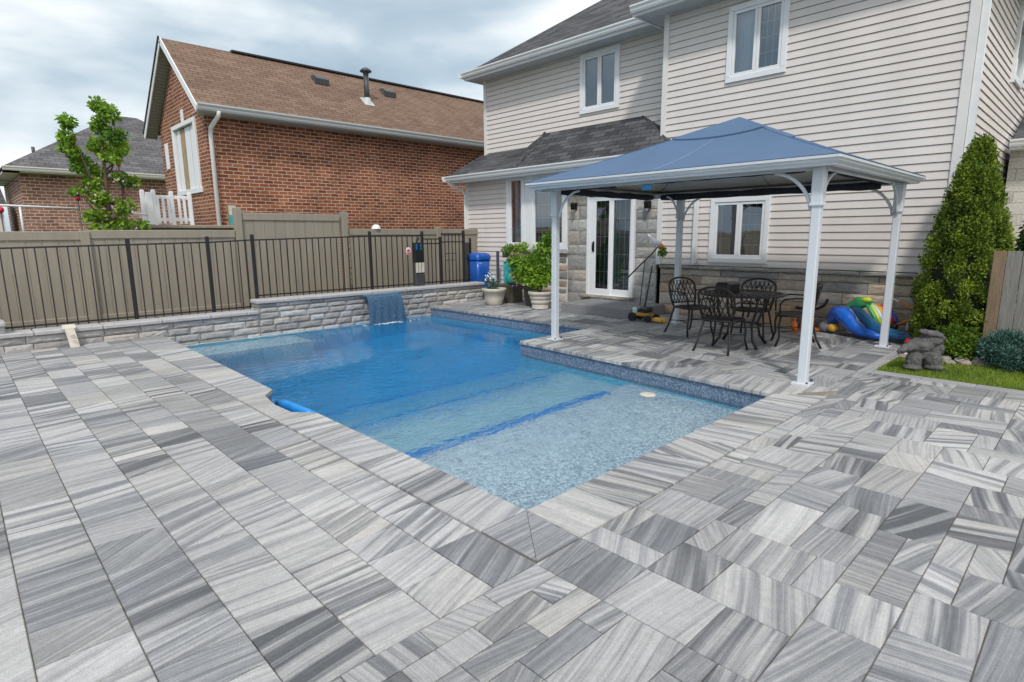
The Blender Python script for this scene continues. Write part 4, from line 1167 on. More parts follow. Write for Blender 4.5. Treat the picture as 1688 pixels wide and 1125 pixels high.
# step
mb = MB(); mb.bbox(8.60, 9.72, 5.85, 7.5, 0.002, .185, .015); tag(mb.build('door_step', MT['concrete']), 'dark grey concrete slab step in front of the patio door', 'step')
mb = MB(); rock_course(mb, 6.6, 7.9, 9.60, 9.80, .187, .25, .5, 1.3, [(0.30,0.27,0.22)], rough=.01, axis='x'); mb.face([(9.61,6.6,.248),(9.8,6.6,.248),(9.8,7.9,.248),(9.61,7.9,.248)], tint=(.3,.27,.22)); mb.build('threshold', MT['stone'], hs_)

# wing at the far right
wg = empty('side_wing', (13.9, -1, 0), 'lower wing with pale block wall and black roof at right edge', 'building')
mb = MB(); mb.box(13.9, 20, -8, 1.52, 0, 2.95); mb.build('wall', brick_mat('pale_block', (0.52,0.50,0.46), (0.60,0.57,0.52), (0.36,0.34,0.32), .4, .2, .006, patch=.1), wg)
mb = MB(); mb.face([(13.55,-8,3.05),(13.55,1.5,3.05),(17.5,1.5,4.8),(17.5,-8,4.8)]); mb.build('roof', MT['shingle'], wg)
mb = MB(); gutter(mb, (13.55, 1.5), (13.55, -8), (-1,0), 3.06); mb.box(13.55, 13.9, -8, 1.5, 2.9, 2.93); mb.build('gutter', MT['gutter'], wg)

# ------------------------------------------------------------------ brick house beyond the fence
bh = empty('brick_house', (8, 15, 0), 'red brick house with brown gabled roof directly behind the privacy fence', 'house')
GX, BYF, BYB = 4.64, 14.9, 18.7
mb = MB(); mb.face([(GX,BYF,0),(18,BYF,0),(18,BYF,4.45),(GX,BYF,4.45)]); mb.build('front_wall', MT['brick'], bh)
apY, apZ = 16.7, 6.26
mb = MB(); 
def gable_z(y): return apZ-.16 - abs(y-apY)*.84
wy0, wy1, wz0, wz1 = 15.55, 17.45, 2.70, 4.32
# gable wall with a real opening
for poly in ([(BYB,0),(BYF,0),(BYF,wz0),(BYB,wz0)], [(BYB,wz0),(wy1,wz0),(wy1,wz1),(BYB,wz1)], [(wy0,wz0),(BYF,wz0),(BYF,wz1),(wy0,wz1)], [(BYB,wz1),(BYF,wz1),(BYF,gable_z(BYF)),(apY,gable_z(apY)),(BYB,gable_z(BYB))]):
    mb.face([(GX,y,z) for y,z in poly])
mb.build('gable_wall', MT['brick'], bh)
mb = MB(); mb.face([(GX,BYB,0),(18,BYB,0),(18,BYB,4.4),(GX,BYB,4.4)][::-1]); mb.face([(18,BYB,0),(18,BYF,0),(18,BYF,4.4),(18,apY,6.1),(18,BYB,4.4)]); mb.build('back_wall', MT['brick'], bh)
mb = MB()
RX = 4.36
f0 = (RX, 14.46, 4.44); 
mb.face([(RX,14.46,4.40),(18.5,14.46,4.40),(18.5,apY,apZ),(RX,apY,apZ)])
mb.face([(RX,apY,apZ),(18.5,apY,apZ),(18.5,19.1,4.33),(RX,19.1,4.33)])
mb.build('roof', MT['shingle_brown'], bh)
mb = MB(); mb.face([(RX+.02,14.48,4.28),(RX+.02,apY,apZ-.12),(GX+.01,apY,apZ-.12),(GX+.01,14.48,4.28)]); mb.face([(RX+.02,apY,apZ-.12),(RX+.02,19.08,4.21),(GX+.01,19.08,4.21),(GX+.01,apY,apZ-.12)])
mb.build('rake_soffit', brick_mat('soffit_slats', (0.30,0.30,0.27), (0.33,0.33,0.30), (0.12,0.12,0.11), 8, .1, .006, patch=.05), bh)
mb = MB(); mb.obox((RX,14.44,4.30),(RX,apY,apZ-.06),(.012,0,0),(0,-.04,.06)); mb.obox((RX,apY,apZ-.06),(RX,19.12,4.24),(.012,0,0),(0,.04,.06))
mb.build('rake_board', MT['white'], bh)
mb = MB(); mb.obox((RX-.02,apY,apZ+.02),(RX-.02,19.14,4.35),(.02,0,0),(0,.01,.018)); mb.obox((6.0,apY,apZ+.015),(18.5,apY,apZ+.015),(0,.09,0),(0,0,.022)); mb.build('ridge_cap', MT['blackmetal'], bh)
mb = MB(); gutter(mb, (RX,14.46), (18.5,14.46), (0,-1), 4.42, h=.15, w=.13); mb.box(RX+.02, 18.5, 14.48, 14.9, 4.255, 4.275); mb.box(RX,18.5,14.461,14.48,4.25,4.4); mb.build('gutter', MT['soffit'], bh)
mb = MB(); mb.tube([(4.80,14.40,4.30),(4.80,14.45,4.20),(4.72,14.78,3.98),(4.72,14.84,3.85),(4.72,14.84,.3)], .05, 8); mb.build('downspout', MT['gutter'], bh)
# tall window with white shutters and tan curtain
wm = MB()
for (a, b, c, d) in ((wy0, wy1, wz1-.10, wz1), (wy0-.05, wy1+.05, wz0-.12, wz0), (wy0, wy0+.12, wz0, wz1-.1), (wy1-.12, wy1, wz0, wz1-.1)): wm.bbox(GX-.05, GX+.06, a, b, c, d, .01)
wobj = wm.build('gable_window', MT['white'], bh)
for (a, b, mname, mm_) in ((15.70,16.15,'shutter','white'),(16.22,16.60,'shutter','white'),(16.68,16.98,'blind','bronzeplate'),(17.02,17.30,'shutter','white')):
    s = MB(); s.bbox(GX+.03, GX+.07, a, b, wz0+.02, wz1-.12, .008); s.build(mname, MT[mm_], wobj)
s = MB(); s.face([(GX+.10,wy1,wz0),(GX+.10,wy0,wz0),(GX+.10,wy0,wz1),(GX+.10,wy1,wz1)]); s.build('pane', MT['dark'], wobj)
mb = MB(); mb.bbox(GX-.03, GX+.02, 16.43, 16.6, 4.33, 4.62, .01); mb.build('vent_block', MT['white'], bh)
mb = MB(); mb.bbox(GX-.03, GX+.02, 18.05, 18.30, 3.33, 4.0, .01); mb.build('slot_window', MT['white'], bh)
# roof vents and chimney pipe
def rz(y): return 4.40 + (y-14.46)*(apZ-4.40)/(apY-14.46)
for vx in (8.15, 10.35):
    s = MB(); y = 16.15; z = rz(y)
    s.faces([(vx-.2,y-.18,z-.13),(vx+.2,y-.18,z-.13),(vx+.2,y+.16,z+.14),(vx-.2,y+.16,z+.14),(vx-.19,y-.20,z+.02),(vx+.19,y-.20,z+.02),(vx+.16,y-.02,z+.13),(vx-.16,y-.02,z+.13)], [(0,1,5,4),(4,5,6,7),(1,2,6,5),(0,4,7,3),(7,6,2,3)], smooth=False)
    s.build('roof_vent', MT['pipe'], bh)
s = MB(); y = 15.55; z = rz(y); vx = 9.28
s.tube([(vx,y,z-.05),(vx,y,z+.78)], .075, 14); s.lathe([(.0,.93),(.08,.92),(.15,.87),(.17,.83),(.155,.815),(.08,.80),(.08,.74)], (vx,y,z), 18)
pp = s.build('chimney_pipe', MT['pipe'], bh)
s = MB(); s.lathe([(.14,-.08),(.11,.05),(.085,.12)], (vx,y,z), 14); s.obox((vx,y-.16,z-.12),(vx,y+.14,z+.13),(.15,0,0),(0,-.01,.012)); s.build('flashing', MT['soffit'], pp)

# far house at the left
fh = empty('far_house', (5, 30, 0), 'distant brick bungalow with grey hipped roof behind the tree', 'house')
mb = MB(); mb.face([(2.4,30,0),(12,30,0),(12,30,4.1),(2.4,30,4.1)]); mb.face([(2.4,38,0),(2.4,30,0),(2.4,30,4.1),(2.4,38,4.1)]); mb.build('wall', MT['brick_far'], fh)
mb = MB(); mb.face([(1.9,29.5,4.2),(12,29.5,4.2),(7.5,34,6.9+.35),(6.6,34,6.9+.35)]); mb.face([(1.9,38.5,4.2),(1.9,29.5,4.2),(6.6,34,7.25)]); mb.face([(12,29.5,4.2),(12,38.5,4.2),(7.5,34,7.25)]); mb.build('roof', MT['shingle_grey'], fh)
mb = MB(); gutter(mb, (1.9,29.5), (12,29.5), (0,-1), 4.22, .16, .14); mb.box(1.92,12,29.52,30,4.02,4.06); mb.box(1.92,2.4,29.52,38,4.02,4.06); mb.build('gutter', MT['trim'], fh)
mb = MB(); mb.tube([(3.05,31,4.75),(3.05,31,5.16)], .06, 8); mb.build('vent_pipe', MT['pipe'], fh)
f2 = empty('distant_roof', (0, 34, 0), 'dark roof corner of a house at the far left edge', 'house')
mb = MB(); mb.face([(-3,33,2.9),(2.1,33,2.9),(2.1,36,4.0),(-1,36,4.0)]); mb.build('roof', MT['shingle_grey'], f2)
mb = MB(); mb.box(-2.7, 1.95, 33.3, 36, 0, 2.85); mb.build('wall', MT['trim'], f2)
mb = MB(); mb.tube([(-6,27,4.1),(-2,27.5,3.75),(2.2,28,3.55)], .02, 5); tag(mb.build('power_line', MT['blackmetal']), 'thin black cable crossing the sky at the left edge', 'cable')

# porch platform + white picket gate + rail + painting
mb = MB(); mb.box(2.85, 4.6, 13.6, 15.4, 0, 1.70); mb.bbox(2.8, 5.6, 13.5, 15.45, 1.70, 1.76, .01); tag(mb.build('porch_platform', MT['vinyl']), 'beige porch platform under the white picket gate', 'porch')
wgt = empty('picket_gate', (3.4, 14, 1.76), 'small white wooden picket gate beside the brick wall', 'gate')
for x, zt_ in ((3.02,2.47),(3.22,2.48),(3.55,2.46),(3.90,2.45)):
    s = MB(); s.bbox(x-.04, x+.04, 13.96, 14.04, 1.76, zt_, .015); s.build('gate_post', MT['white'], wgt)
s = MB()
for z_ in (1.88, 2.34): s.box(3.07, 3.86, 13.985, 14.02, z_-.035, z_+.035)
for k in range(9):
    x = 3.08+k*.1
    if min(abs(x-q) for q in (3.22,3.55,3.9)) < .06: continue
    s.bbox(x-.028, x+.028, 13.955, 13.98, 1.80, 2.36, .008)
s.bbox(3.06,3.19,13.93,13.95,1.78,2.42,.008)
s.build('pickets', MT['white'], wgt)
rl = empty('porch_rail', (1.5, 13.6, 1.6), 'thin white metal rail crossing in front of the brick bungalow', 'railing')
s = MB(); s.tube([(-1.5,13.6,2.12),(.76,13.6,2.08),(1.9,13.6,2.05)], .02, 8); s.tube([(2.6,13.6,1.99),(3.0,13.6,1.96)], .02, 8); s.build('rail_bar', MT['gutter'], rl)
for x in (1.03, -.9):
    s = MB(); s.tube([(x,13.6,1.4),(x,13.6,2.08)], .018, 8); s.build('rail_post', MT['gutter'], rl)
pt = empty('garden_picture', (4.95, 14.6, 1.7), 'small framed blue and cream picture leaning on the brick wall', 'picture')
s = MB(); s.obox((4.86,14.60,1.77),(4.86,14.62,2.26),(.012,0,0),(0,.012,0)); s.obox((5.06,14.60,1.77),(5.06,14.62,2.26),(.012,0,0),(0,.012,0)); s.obox((4.86,14.60,1.78),(5.06,14.60,1.78),(0,.012,0),(0,0,.012)); s.obox((4.86,14.62,2.26),(5.06,14.62,2.26),(0,.012,0),(0,0,.012)); s.build('frame', MT['wood_brown'], pt)
s = MB(); s.box(4.872, 5.048, 14.615, 14.625, 2.02, 2.25); s.build('upper_panel', MT['pot'], pt)
s = MB(); s.box(4.872, 5.048, 14.615, 14.625, 1.79, 2.018); s.build('lower_panel', MT['turq'], pt)

# round red ornaments on thin poles
for (x, y, z, lab, r_) in ((2.58,13.5,2.90,'red ball ornament on a thin pole in the tree crown',.045),(1.87,13.5,2.24,'crimson ball ornament on a green pole beside the lower tree',.045),(.76,13.5,2.0,'red ball ornament at the far left edge of the fence',.05)):
    e_ = empty('ball_ornament', (x,y,.2), lab, 'ornament', 'red ball ornaments on poles')
    s = MB(); s.ball((x,y,z), (r_,r_,r_*1.15)); s.build('ball', MT['crimson'], e_)
    s = MB(); s.tube([(x,y,.2),(x,y,z-.04)], .012, 6); s.build('pole', MT['pipe'], e_)
mb = MB(); mb.bbox(2.36, 2.60, 13.3, 13.5, 2.72, 2.76, .01); mb.bbox(2.57,2.61,13.38,13.42,1.3,2.72,.005); tag(mb.build('bird_perch', mat('faded_maroon_wood',(0.22,0.09,0.08),.7,var=.2)), 'faded maroon wooden bird perch on a post inside the tree', 'perch')

# ------------------------------------------------------------------ trees and shrubs
LM = leaf_mat('bright_green_leaves', (0.36, 0.56, 0.06), (0.07, 0.18, 0.02), .40)
LM_ARB = leaf_mat('arborvitae_leaves', (0.29, 0.385, 0.04), (0.03, 0.075, 0.012), .25, .6)
LM_SHR = leaf_mat('shrub_leaves', (0.20, 0.32, 0.03), (0.03, 0.085, 0.012), .3)
LM_JUN = leaf_mat('juniper_needles', (0.14, 0.27, 0.22), (0.02, 0.07, 0.055), .15, .6)
LM_DK = leaf_mat('dark_shrub_leaves', (0.06, 0.17, 0.03), (0.008, 0.03, 0.008), .2)
LM_POT = leaf_mat('potted_leaves', (0.36, 0.56, 0.05), (0.05, 0.16, 0.02), .35)

tr = empty('maple_tree', (2.15, 13, .2), 'slender young maple with lobed bright green crown behind the fence', 'tree')
TY = 13.0
def tp(px, py):   # picture-plane bookkeeping done once: positions on the plane Y=13
    return (1.63 + (px-90)*.00836, 3.49 - (py-200)*.01045)
s = MB()
bx_, bz_ = tp(163, 378)
s.tube([(bx_,TY,.2),(bx_,TY,1.7),(bx_+.01,TY,2.3),(bx_+.02,TY,2.9),(bx_+.05,TY,3.5),(bx_+.08,TY,3.95)], [.05,.045,.036,.028,.018,.008], 8)
for (px, py, h0) in ((110,215,2.2),(120,260,2.0),(200,240,2.6),(225,290,2.1),(105,310,1.85),(190,340,1.8),(130,345,1.75),(215,225,2.7)):
    x1, z1_ = tp(px, py); yo = random.uniform(-.3,.3)
    s.tube([(bx_+.01,TY,h0),(lerp(bx_,x1,.5),TY+yo*.4,lerp(h0,z1_,.35)),(x1,TY+yo,z1_)], [.02,.014,.005], 6)
s.build('trunk', MT['bark'], tr)
blobs = []
for (px, py, rx, rz_, w_) in ((170,165,17,14,.9),(180,180,22,16,1.2),(163,200,14,16,.8),(108,200,17,12,.9),(104,225,15,14,.9),(112,243,14,10,.6),(102,240,12,8,.5),(125,258,20,10,.9),(187,215,28,14,1.4),(165,232,28,13,1.4),(200,235,17,14,.9),(180,252,24,11,1.0),(150,275,30,12,.9),(118,272,14,7,.4),(140,295,22,10,.7),(215,290,20,9,.8),(190,285,14,9,.4),(115,310,20,7,.5),(150,320,24,14,1.0),(190,335,26,14,1.0),(140,350,28,12,1.1),(180,365,40,14,1.8),(215,368,22,10,.8),(150,372,36,8,1.2)):
    x1, z1_ = tp(px, py); blobs.append(((x1, TY+random.uniform(-.22,.22), z1_), (rx*.0075, rx*.0068+.03, rz_*.0092), w_))
leaves('crown', blobs, 4600, .072, LM, tr, seed=3, droop=.45, shell=.05, aspect=.95)
leaves('blossom', [(b[0], (b[1][0]*1.1, b[1][1], b[1][2]*1.1), 1) for b in blobs[-10:]], 150, .055, mat('pale_pink_petals', (0.55,0.36,0.52), .6, var=.2), tr, seed=33, shell=.8, aspect=.9)

av = empty('arborvitae', (9.22, 1.29, 0), 'tall conical green arborvitae at the right corner of the house', 'shrub')
AC = (9.22, 1.29)
s = MB(); s.tube([(AC[0],AC[1],0),(AC[0],AC[1],1.2),(AC[0],AC[1],2.2)], [.06,.045,.015], 8); s.build('trunk', MT['bark'], av)
s = MB(); s.lathe([(.30,.14),(.38,.5),(.36,1.0),(.27,1.5),(.17,1.95),(.07,2.3),(0,2.42)], (AC[0],AC[1],0), 18); s.build('shade_core', mat('shade_core', (0.02, 0.028, 0.010), .95, var=.5, vscale=30, bump=1), av)  # solid cone; its near-black colour paints the shade deep inside the foliage
rng = np.random.default_rng(5)
blobs = []
for k in range(420):
    h_ = rng.random()**.85; z_ = .12 + 2.42*h_
    rr = float(np.interp(z_, [.0,.3,.7,1.2,1.7,2.15,2.45,2.6], [.38,.46,.46,.40,.29,.18,.085,.02]))
    a_ = rng.random()*2*math.pi; rr2 = rr*rng.uniform(.86, 1.06)
    blobs.append(((AC[0]+rr2*math.cos(a_), AC[1]+rr2*math.sin(a_), z_), (.075, .075, .12), .4+rr))
leaves('crown', blobs, 70000, .032, LM_ARB, av, seed=8, upbias=.7, shell=.15, aspect=.6, droop=0, btone=.2)

def shrub(name, label, c, r, n, size, lm, seed, nb=26, **kw):
    e_ = empty(name, (c[0], c[1], 0), label, 'shrub')
    rg = np.random.default_rng(seed); bl = []
    for k in range(nb):
        d = rg.normal(size=3); d[2] = abs(d[2]); d /= np.linalg.norm(d)
        bl.append(((c[0]+d[0]*r[0]*.72, c[1]+d[1]*r[1]*.72, c[2]+d[2]*r[2]*.75), (r[0]*.34, r[1]*.34, r[2]*.32), 1))
    leaves('foliage', bl, n, size, lm, e_, seed=seed, shell=.1, **kw)
    s = MB()
    for k in range(7):
        a_ = k*.9; s.tube([(c[0],c[1],0),(c[0]+r[0]*.35*math.cos(a_),c[1]+r[1]*.35*math.sin(a_),c[2]+r[2]*.3),(c[0]+r[0]*.65*math.cos(a_),c[1]+r[1]*.65*math.sin(a_),c[2]+r[2]*.6)], [.015,.01,.004], 5)
    s.build('stems', MT['bark'], e_)
    return e_
shrub('green_bush', 'low rounded green bush between arborvitae and juniper', (8.66, 1.16, .03), (.26,.26,.36), 9000, .040, LM_SHR, 11, upbias=.3)
shrub('juniper_bush', 'spreading blue-green juniper in front of the wooden fence', (8.42, .68, .05), (.32,.32,.34), 12000, .045, LM_JUN, 12, nb=40, aspect=.22, upbias=.6)
shrub('juniper_bush', 'darker green low juniper at the right edge of the lawn', (8.25, .22, .02), (.35,.30,.30), 7000, .045, LM_SHR, 13, nb=30, aspect=.3, upbias=.5)
shrub('dark_shrub', 'dark green shrub behind the wooden fence at the right edge', (10.3, .55, .9), (.5,.4,1.1), 9000, .08, LM_DK, 14, nb=34)

# wooden fence at right
wf = empty('wooden_fence', (9.0, .5, 0), 'weathered grey board fence behind the juniper at the right edge', 'fence')
y = .985; first = True; k = 0
while y > -2.2:
    wd = random.uniform(.11, .15); s = MB()
    lean = .02 if first else 0
    s.bbox(8.78+random.uniform(-.006,.006), 8.805, y-wd, y-.004, .0, 1.27+random.uniform(-.01,.01), .004)
    s.build('board', MT['wood_brown'] if first else MT['wood'], wf); y -= wd; first = False; k += 1
for z_ in (1.0,.25):
    s = MB(); s.box(8.807, 8.85, -2.2, .95, z_, z_+.09); s.build('rail', MT['wood'], wf)

# ------------------------------------------------------------------ lawn, rocks, statue
mb = MB(); mb.face([(7.22,-4,-.012),(9.7,-4,-.012),(9.7,1.69,-.012),(7.22,1.69,-.012)]); 
tag(mb.build('lawn_soil', MT['grassbase']), kind='structure')
rng = np.random.default_rng(2); N = 26000
gx = rng.uniform(7.225, 8.75, N); gy = 1.685 - rng.random(N)**1.0*3.0
keep = (gx < 8.2 + .18*np.sin(gy*3) + .25*np.clip(gy-1.0,0,1)) ; gx = gx[keep]; gy = gy[keep]; N = len(gx)
hgt = rng.uniform(.018, .042, N); ang = rng.random(N)*2*math.pi; wd = .0035
base = np.stack([gx, gy, np.full(N, -.012)], 1); dx = np.stack([np.cos(ang)*wd, np.sin(ang)*wd, np.zeros(N)], 1)
tip = base + np.stack([rng.normal(0,.012,N), rng.normal(0,.012,N), hgt], 1)
V = np.stack([base-dx, base+dx, tip], 1).reshape(-1, 3)
me = bpy.data.meshes.new('lawn_grass'); me.vertices.add(3*N); me.vertices.foreach_set('co', V.astype(np.float32).ravel()); me.loops.add(3*N); me.loops.foreach_set('vertex_index', np.arange(3*N, dtype=np.int32)); me.polygons.add(N); me.polygons.foreach_set('loop_start', np.arange(0,3*N,3,dtype=np.int32)); me.polygons.foreach_set('loop_total', np.full(N,3,dtype=np.int32)); me.update(calc_edges=True)
patch = .5+.25*np.sin(gx*5+1)*np.sin(gy*4)
C = np.ones((3*N,4), dtype=np.float32); C[:,0] = np.repeat(np.clip(patch+rng.normal(0,.2,N),0,1), 3)
me.color_attributes.new('tint','FLOAT_COLOR','CORNER').data.foreach_set('color', C.ravel())
me.materials.append(leaf_mat('grass_blades', (0.36, 0.46, 0.06), (0.11, 0.19, 0.025), .35))
go = bpy.data.objects.new('lawn_grass', me); COL.objects.link(go); tag(go, 'short green lawn grass at the right of the patio', 'grass', kind='stuff')
# planting bed
mb = MB(); mb.face([(8.25,-4,-.006),(9.75,-4,-.006),(9.75,1.69,-.006),(8.4,1.69,-.006)]); tag(mb.build('planting_bed', MT['soil']), kind='structure')
def rock(mb, c, r, seed, tint):
    rg = random.Random(seed); n_, m_ = 9, 6; V = []; Fc = []
    ph0 = rg.random()*6
    for i in range(m_+1):
        th = math.pi*i/m_
        for k in range(n_):
            a_ = 2*math.pi*k/n_ + ph0; q = 1+rg.uniform(-.14,.14)
            V.append((c[0]+r[0]*q*math.sin(th)*math.cos(a_), c[1]+r[1]*q*math.sin(th)*math.sin(a_), c[2]+r[2]*q*math.cos(th)))
    for i in range(m_):
        for k in range(n_): j = (k+1)%n_; Fc.append((i*n_+k,(i+1)*n_+k,(i+1)*n_+j,i*n_+j))
    mb.faces(V, Fc, tint=tint, smooth=False)
y = 1.62; k = 0
while y > .25:
    xr = 8.2 + .18*math.sin(y*3) + .25*max(0, y-1.0)
    for q in range(2):
        s = MB(); c_ = random.choice([(0.40,0.36,0.33),(0.33,0.28,0.26),(0.45,0.42,0.40),(0.36,0.27,0.24)])
        rx_, ry_, rz_ = random.uniform(.06,.09), random.uniform(.055,.085), random.uniform(.028,.045)
        rock(s, (xr+.07+q*.15+random.uniform(-.02,.02), y+q*.06, .0), (rx_,ry_,rz_), k*7+q, c_)
        o_ = s.build('border_rock', MT['rock']); tag(o_, 'flat pale pinkish rock in the border between lawn and bushes', 'rock', 'rocks edging the lawn')
    y -= .145; k += 1

# stone statue: stacked rounded boulders forming a crouching figure
stt = empty('stone_statue', (7.6, 1.33, 0), 'weathered grey stone garden statue crouching on the lawn', 'statue')
s = MB()
def fr(dr_, df, z): # right / forward offsets in the picture mapped to world
    return (7.6 + .719*dr_ + .695*df, 1.33 - .695*dr_ + .719*df, z)
for (dr_, df, z, r_, rot) in (
    (-.10,0,.10,(.075,.08,.12),0),(-.12,-.02,.03,(.09,.09,.035),0),       # left leg and foot
    (.10,0,.12,(.085,.09,.15),.08),(.12,-.02,.03,(.10,.10,.035),0),       # right leg and foot
    (0,.02,.19,(.07,.08,.09),0),(.15,0,.23,(.06,.07,.075),0),             # belly, elbow
    (-.03,.02,.27,(.15,.11,.085),-.10),(.08,.02,.33,(.12,.11,.07),.15),   # back and shoulder
    (-.17,0,.255,(.10,.055,.05),-.30),(-.24,0,.215,(.055,.04,.035),-.35), # outstretched arm
    (.06,.0,.40,(.135,.10,.038),.22),(.15,.0,.365,(.06,.08,.035),.6)):    # flat cap with drooping brim
    M3 = Matrix.Rotation(R(-44), 3, 'Z') @ Matrix.Rotation(rot, 3, 'Y')
    s.ball(fr(dr_,df,z), r_, 16, 10, rot=M3)
bo = s.build('body', MT['statue'], stt)
md = bo.modifiers.new('remesh', 'REMESH'); md.mode = 'VOXEL'; md.voxel_size = .008; md.use_smooth_shade = False
tex = bpy.data.textures.new('stone_relief', 'CLOUDS'); tex.noise_scale = .045; tex.noise_depth = 4
md = bo.modifiers.new('relief', 'DISPLACE'); md.texture = tex; md.strength = .03; md.mid_level = .5
# grey flat cap on the head
# ------------------------------------------------------------------ gazebo
gz = empty('gazebo', (7.4, 3.8, 0), 'white metal gazebo with faded blue fabric canopy over the patio', 'gazebo')
gp = [(6.18,5.50),(6.03,2.03),(8.79,1.99),(8.80,5.08)]
for (x, y) in gp:
    s = MB(); s.bbox(x-.043, x+.043, y-.043, y+.043, .012, 1.80, .008)
    po = s.build('post', MT['gzmetal'], gz)
    s = MB(); s.bbox(x-.053, x+.053, y-.053, y+.053, 1.76, 2.12, .008); s.bbox(x-.060,x+.060,y-.060,y+.060,1.755,1.78,.006); s.build('post_sleeve', MT['gzmetal'], po)
    s = MB(); s.bbox(x-.085, x+.085, y-.085, y+.085, .002, .022, .004); s.build('base_plate', MT['gzmetal'], po)
    s = MB(); s.tube([(x+.07,y-.06,.02),(x+.07,y-.06,.05)], .014, 8); s.tube([(x-.07,y-.065,.02),(x-.07,y-.065,.04)], .01, 8); s.build('bolt', MT['pipe'], po)
X0, X1, Y0_, Y1_ = 5.78, 9.06, 1.79, 5.70
ZB, ZT = 2.105, 2.20
# eave cornice: stepped profile extruded round the rectangle
s = MB()
prof = [(-.03,ZT),(.0,ZT-.012),(.0,ZT-.035),(-.02,ZT-.042),(-.02,ZT-.06),(-.035,ZT-.072),(-.05,ZB+.01),(-.05,ZB),(-.12,ZB),(-.12,ZT-.02)]
def rect(off, z): return [(X0-off,Y0_-off,z),(X1+off,Y0_-off,z),(X1+off,Y1_+off,z),(X0-off,Y1_+off,z)]
rings = [rect(o_, z_) for o_, z_ in prof]
for k in range(len(rings)-1):
    for q in range(4):
        j = (q+1)%4; s.face([rings[k+1][q], rings[k+1][j], rings[k][j], rings[k][q]])
s.build('eave_cornice', MT['gzmetal'], gz)
s = MB()
for q in range(4):
    a = Vector((*gp[q], 0)); b = Vector((*gp[(q+1)%4], 0))
BX = [(6.10,5.52),(6.03,2.03),(8.80,2.0),(8.80,5.5)]
for (a, b) in (((5.95,2.0),(8.9,2.0)),((5.95,5.6),(8.9,5.6)),((6.05,1.95),(6.05,5.7)),((8.82,1.95),(8.82,5.7))):
    hx = Vector((b[0]-a[0], b[1]-a[1], 0)).normalized(); sd = hx.cross(Vector((0,0,1)))*.035
    s.obox((*a, 2.125), (*b, 2.125), sd, (0,0,.035))
s.build('top_beam', MT['gzmetal'], gz)
# rolled dark netting rail under the beams
s = MB()
for (a, b, r_) in (((6.25,2.08),(8.6,2.08),.018),((6.12,2.2),(6.12,3.9),.016),((6.12,4.45),(6.12,5.2),.022),((6.3,5.50),(8.6,5.50),.05),((8.73,2.2),(8.73,5.4),.055)):
    hx = Vector((b[0]-a[0], b[1]-a[1], 0)).normalized()
    pts = [Vector((a[0],a[1],2.095)).lerp(Vector((b[0],b[1],2.095)), i/14)+Vector((0,0,-.004*math.sin(i*1.7))) for i in range(15)]
    s.tube(pts, [r_*(.88+.12*math.sin(i*2.1)) for i in range(15)], 8)
s.build('netting_roll', mat('dark_navy_netting', (0.015, 0.018, 0.032), .8, var=.3), gz)
# corner brackets (curved)
for (x, y), (sx, sy) in zip(gp, ((1,-1),(1,1),(-1,1),(-1,-1))):
    for ax_ in (0, 1):
        s = MB(); pts = []
        for i in range(9):
            t_ = i/8; o_ = .06 + .36*t_**1.5; z_ = 1.72 + .36*(1-(1-t_)**1.7)
            pts.append((x+sx*o_*(1-ax_), y+sy*o_*ax_, z_))
        s.tube(pts, .018, 8, flat=.7)
        s.build('corner_brace', MT['gzmetal'], gz)
# canopy
apex = Vector((7.40, 3.50, 2.93))
def canopy_rings(inset, top, z0, zap, sag, n=14):
    return None
s = MB(); s2 = MB()
cz = ZT-.005
corners = [Vector((X0,Y0_,cz)), Vector((X1,Y0_,cz)), Vector((X1,Y1_,cz)), Vector((X0,Y1_,cz))]
def canopy_pt(q, u, v, dz=0):
    """u along the eave 0..1, v 0 eave ..1 apex"""
    a, b = corners[q], corners[(q+1)%4]
    e_ = a.lerp(b, u); p = e_.lerp(apex, v)
    sag = -.055*math.sin(math.pi*v)*(math.sin(math.pi*u))**.7 - .02*math.sin(math.pi*v)
    return Vector((p.x, p.y, p.z + sag + dz))
for q in range(4):
    NU_, NV_ = 16, 12; VM = .80
    for (mbx, dz, flip) in ((s, 0, False), (s2, -.012, True)):
        gr = [canopy_pt(q, i/NU_, j/NV_*VM, dz) for j in range(NV_+1) for i in range(NU_+1)]
        Fc = []
        for j in range(NV_):
            for i in range(NU_):
                a = j*(NU_+1)+i; f_ = (a, a+1, a+NU_+2, a+NU_+1); Fc.append(f_[::-1] if flip else f_)
        mbx.faces(gr, Fc, smooth=True)
can = s.build('canopy', MT['canopy'], gz); s2.build('canopy_lining', MT['lining'], gz)
s = MB()
for q in range(4):   # raised vent tier
    NU_, NV_ = 10, 8
    gr = []
    for j in range(NV_+1):
        for i in range(NU_+1):
            v = .70 + .30*j/NV_; p = canopy_pt(q, i/NU_, v, .016+.004*(1-j/NV_)); gr.append(p)
    Fc = [(j*(NU_+1)+i, j*(NU_+1)+i+1, (j+1)*(NU_+1)+i+1, (j+1)*(NU_+1)+i) for j in range(NV_) for i in range(NU_)]
    s.faces(gr, Fc, smooth=True)
    for i in range(NU_):   # hem
        a = gr[i]; b = gr[i+1]; s.face([a-Vector((0,0,.014)), b-Vector((0,0,.014)), b, a])
s.build('vent_tier', MT['canopy'], can)
s = MB()
for q in range(4):
    s.tube([canopy_pt(q, 0, v, -.03) for v in (0,.25,.5,.75,.98)], .012, 6)
    s.tube([canopy_pt(q, .5, v, -.03) for v in (0,.25,.5,.75,.98)], .009, 6)
s.build('roof_rib', MT['gzmetal'], gz)
s = MB(); s.tube([canopy_pt(3, .5, v, .0005) for v in (.03,.1,.2,.3,.4,.5,.6,.69)], .0022, 5); s.build('seam', MT['canopy_seam'], can)
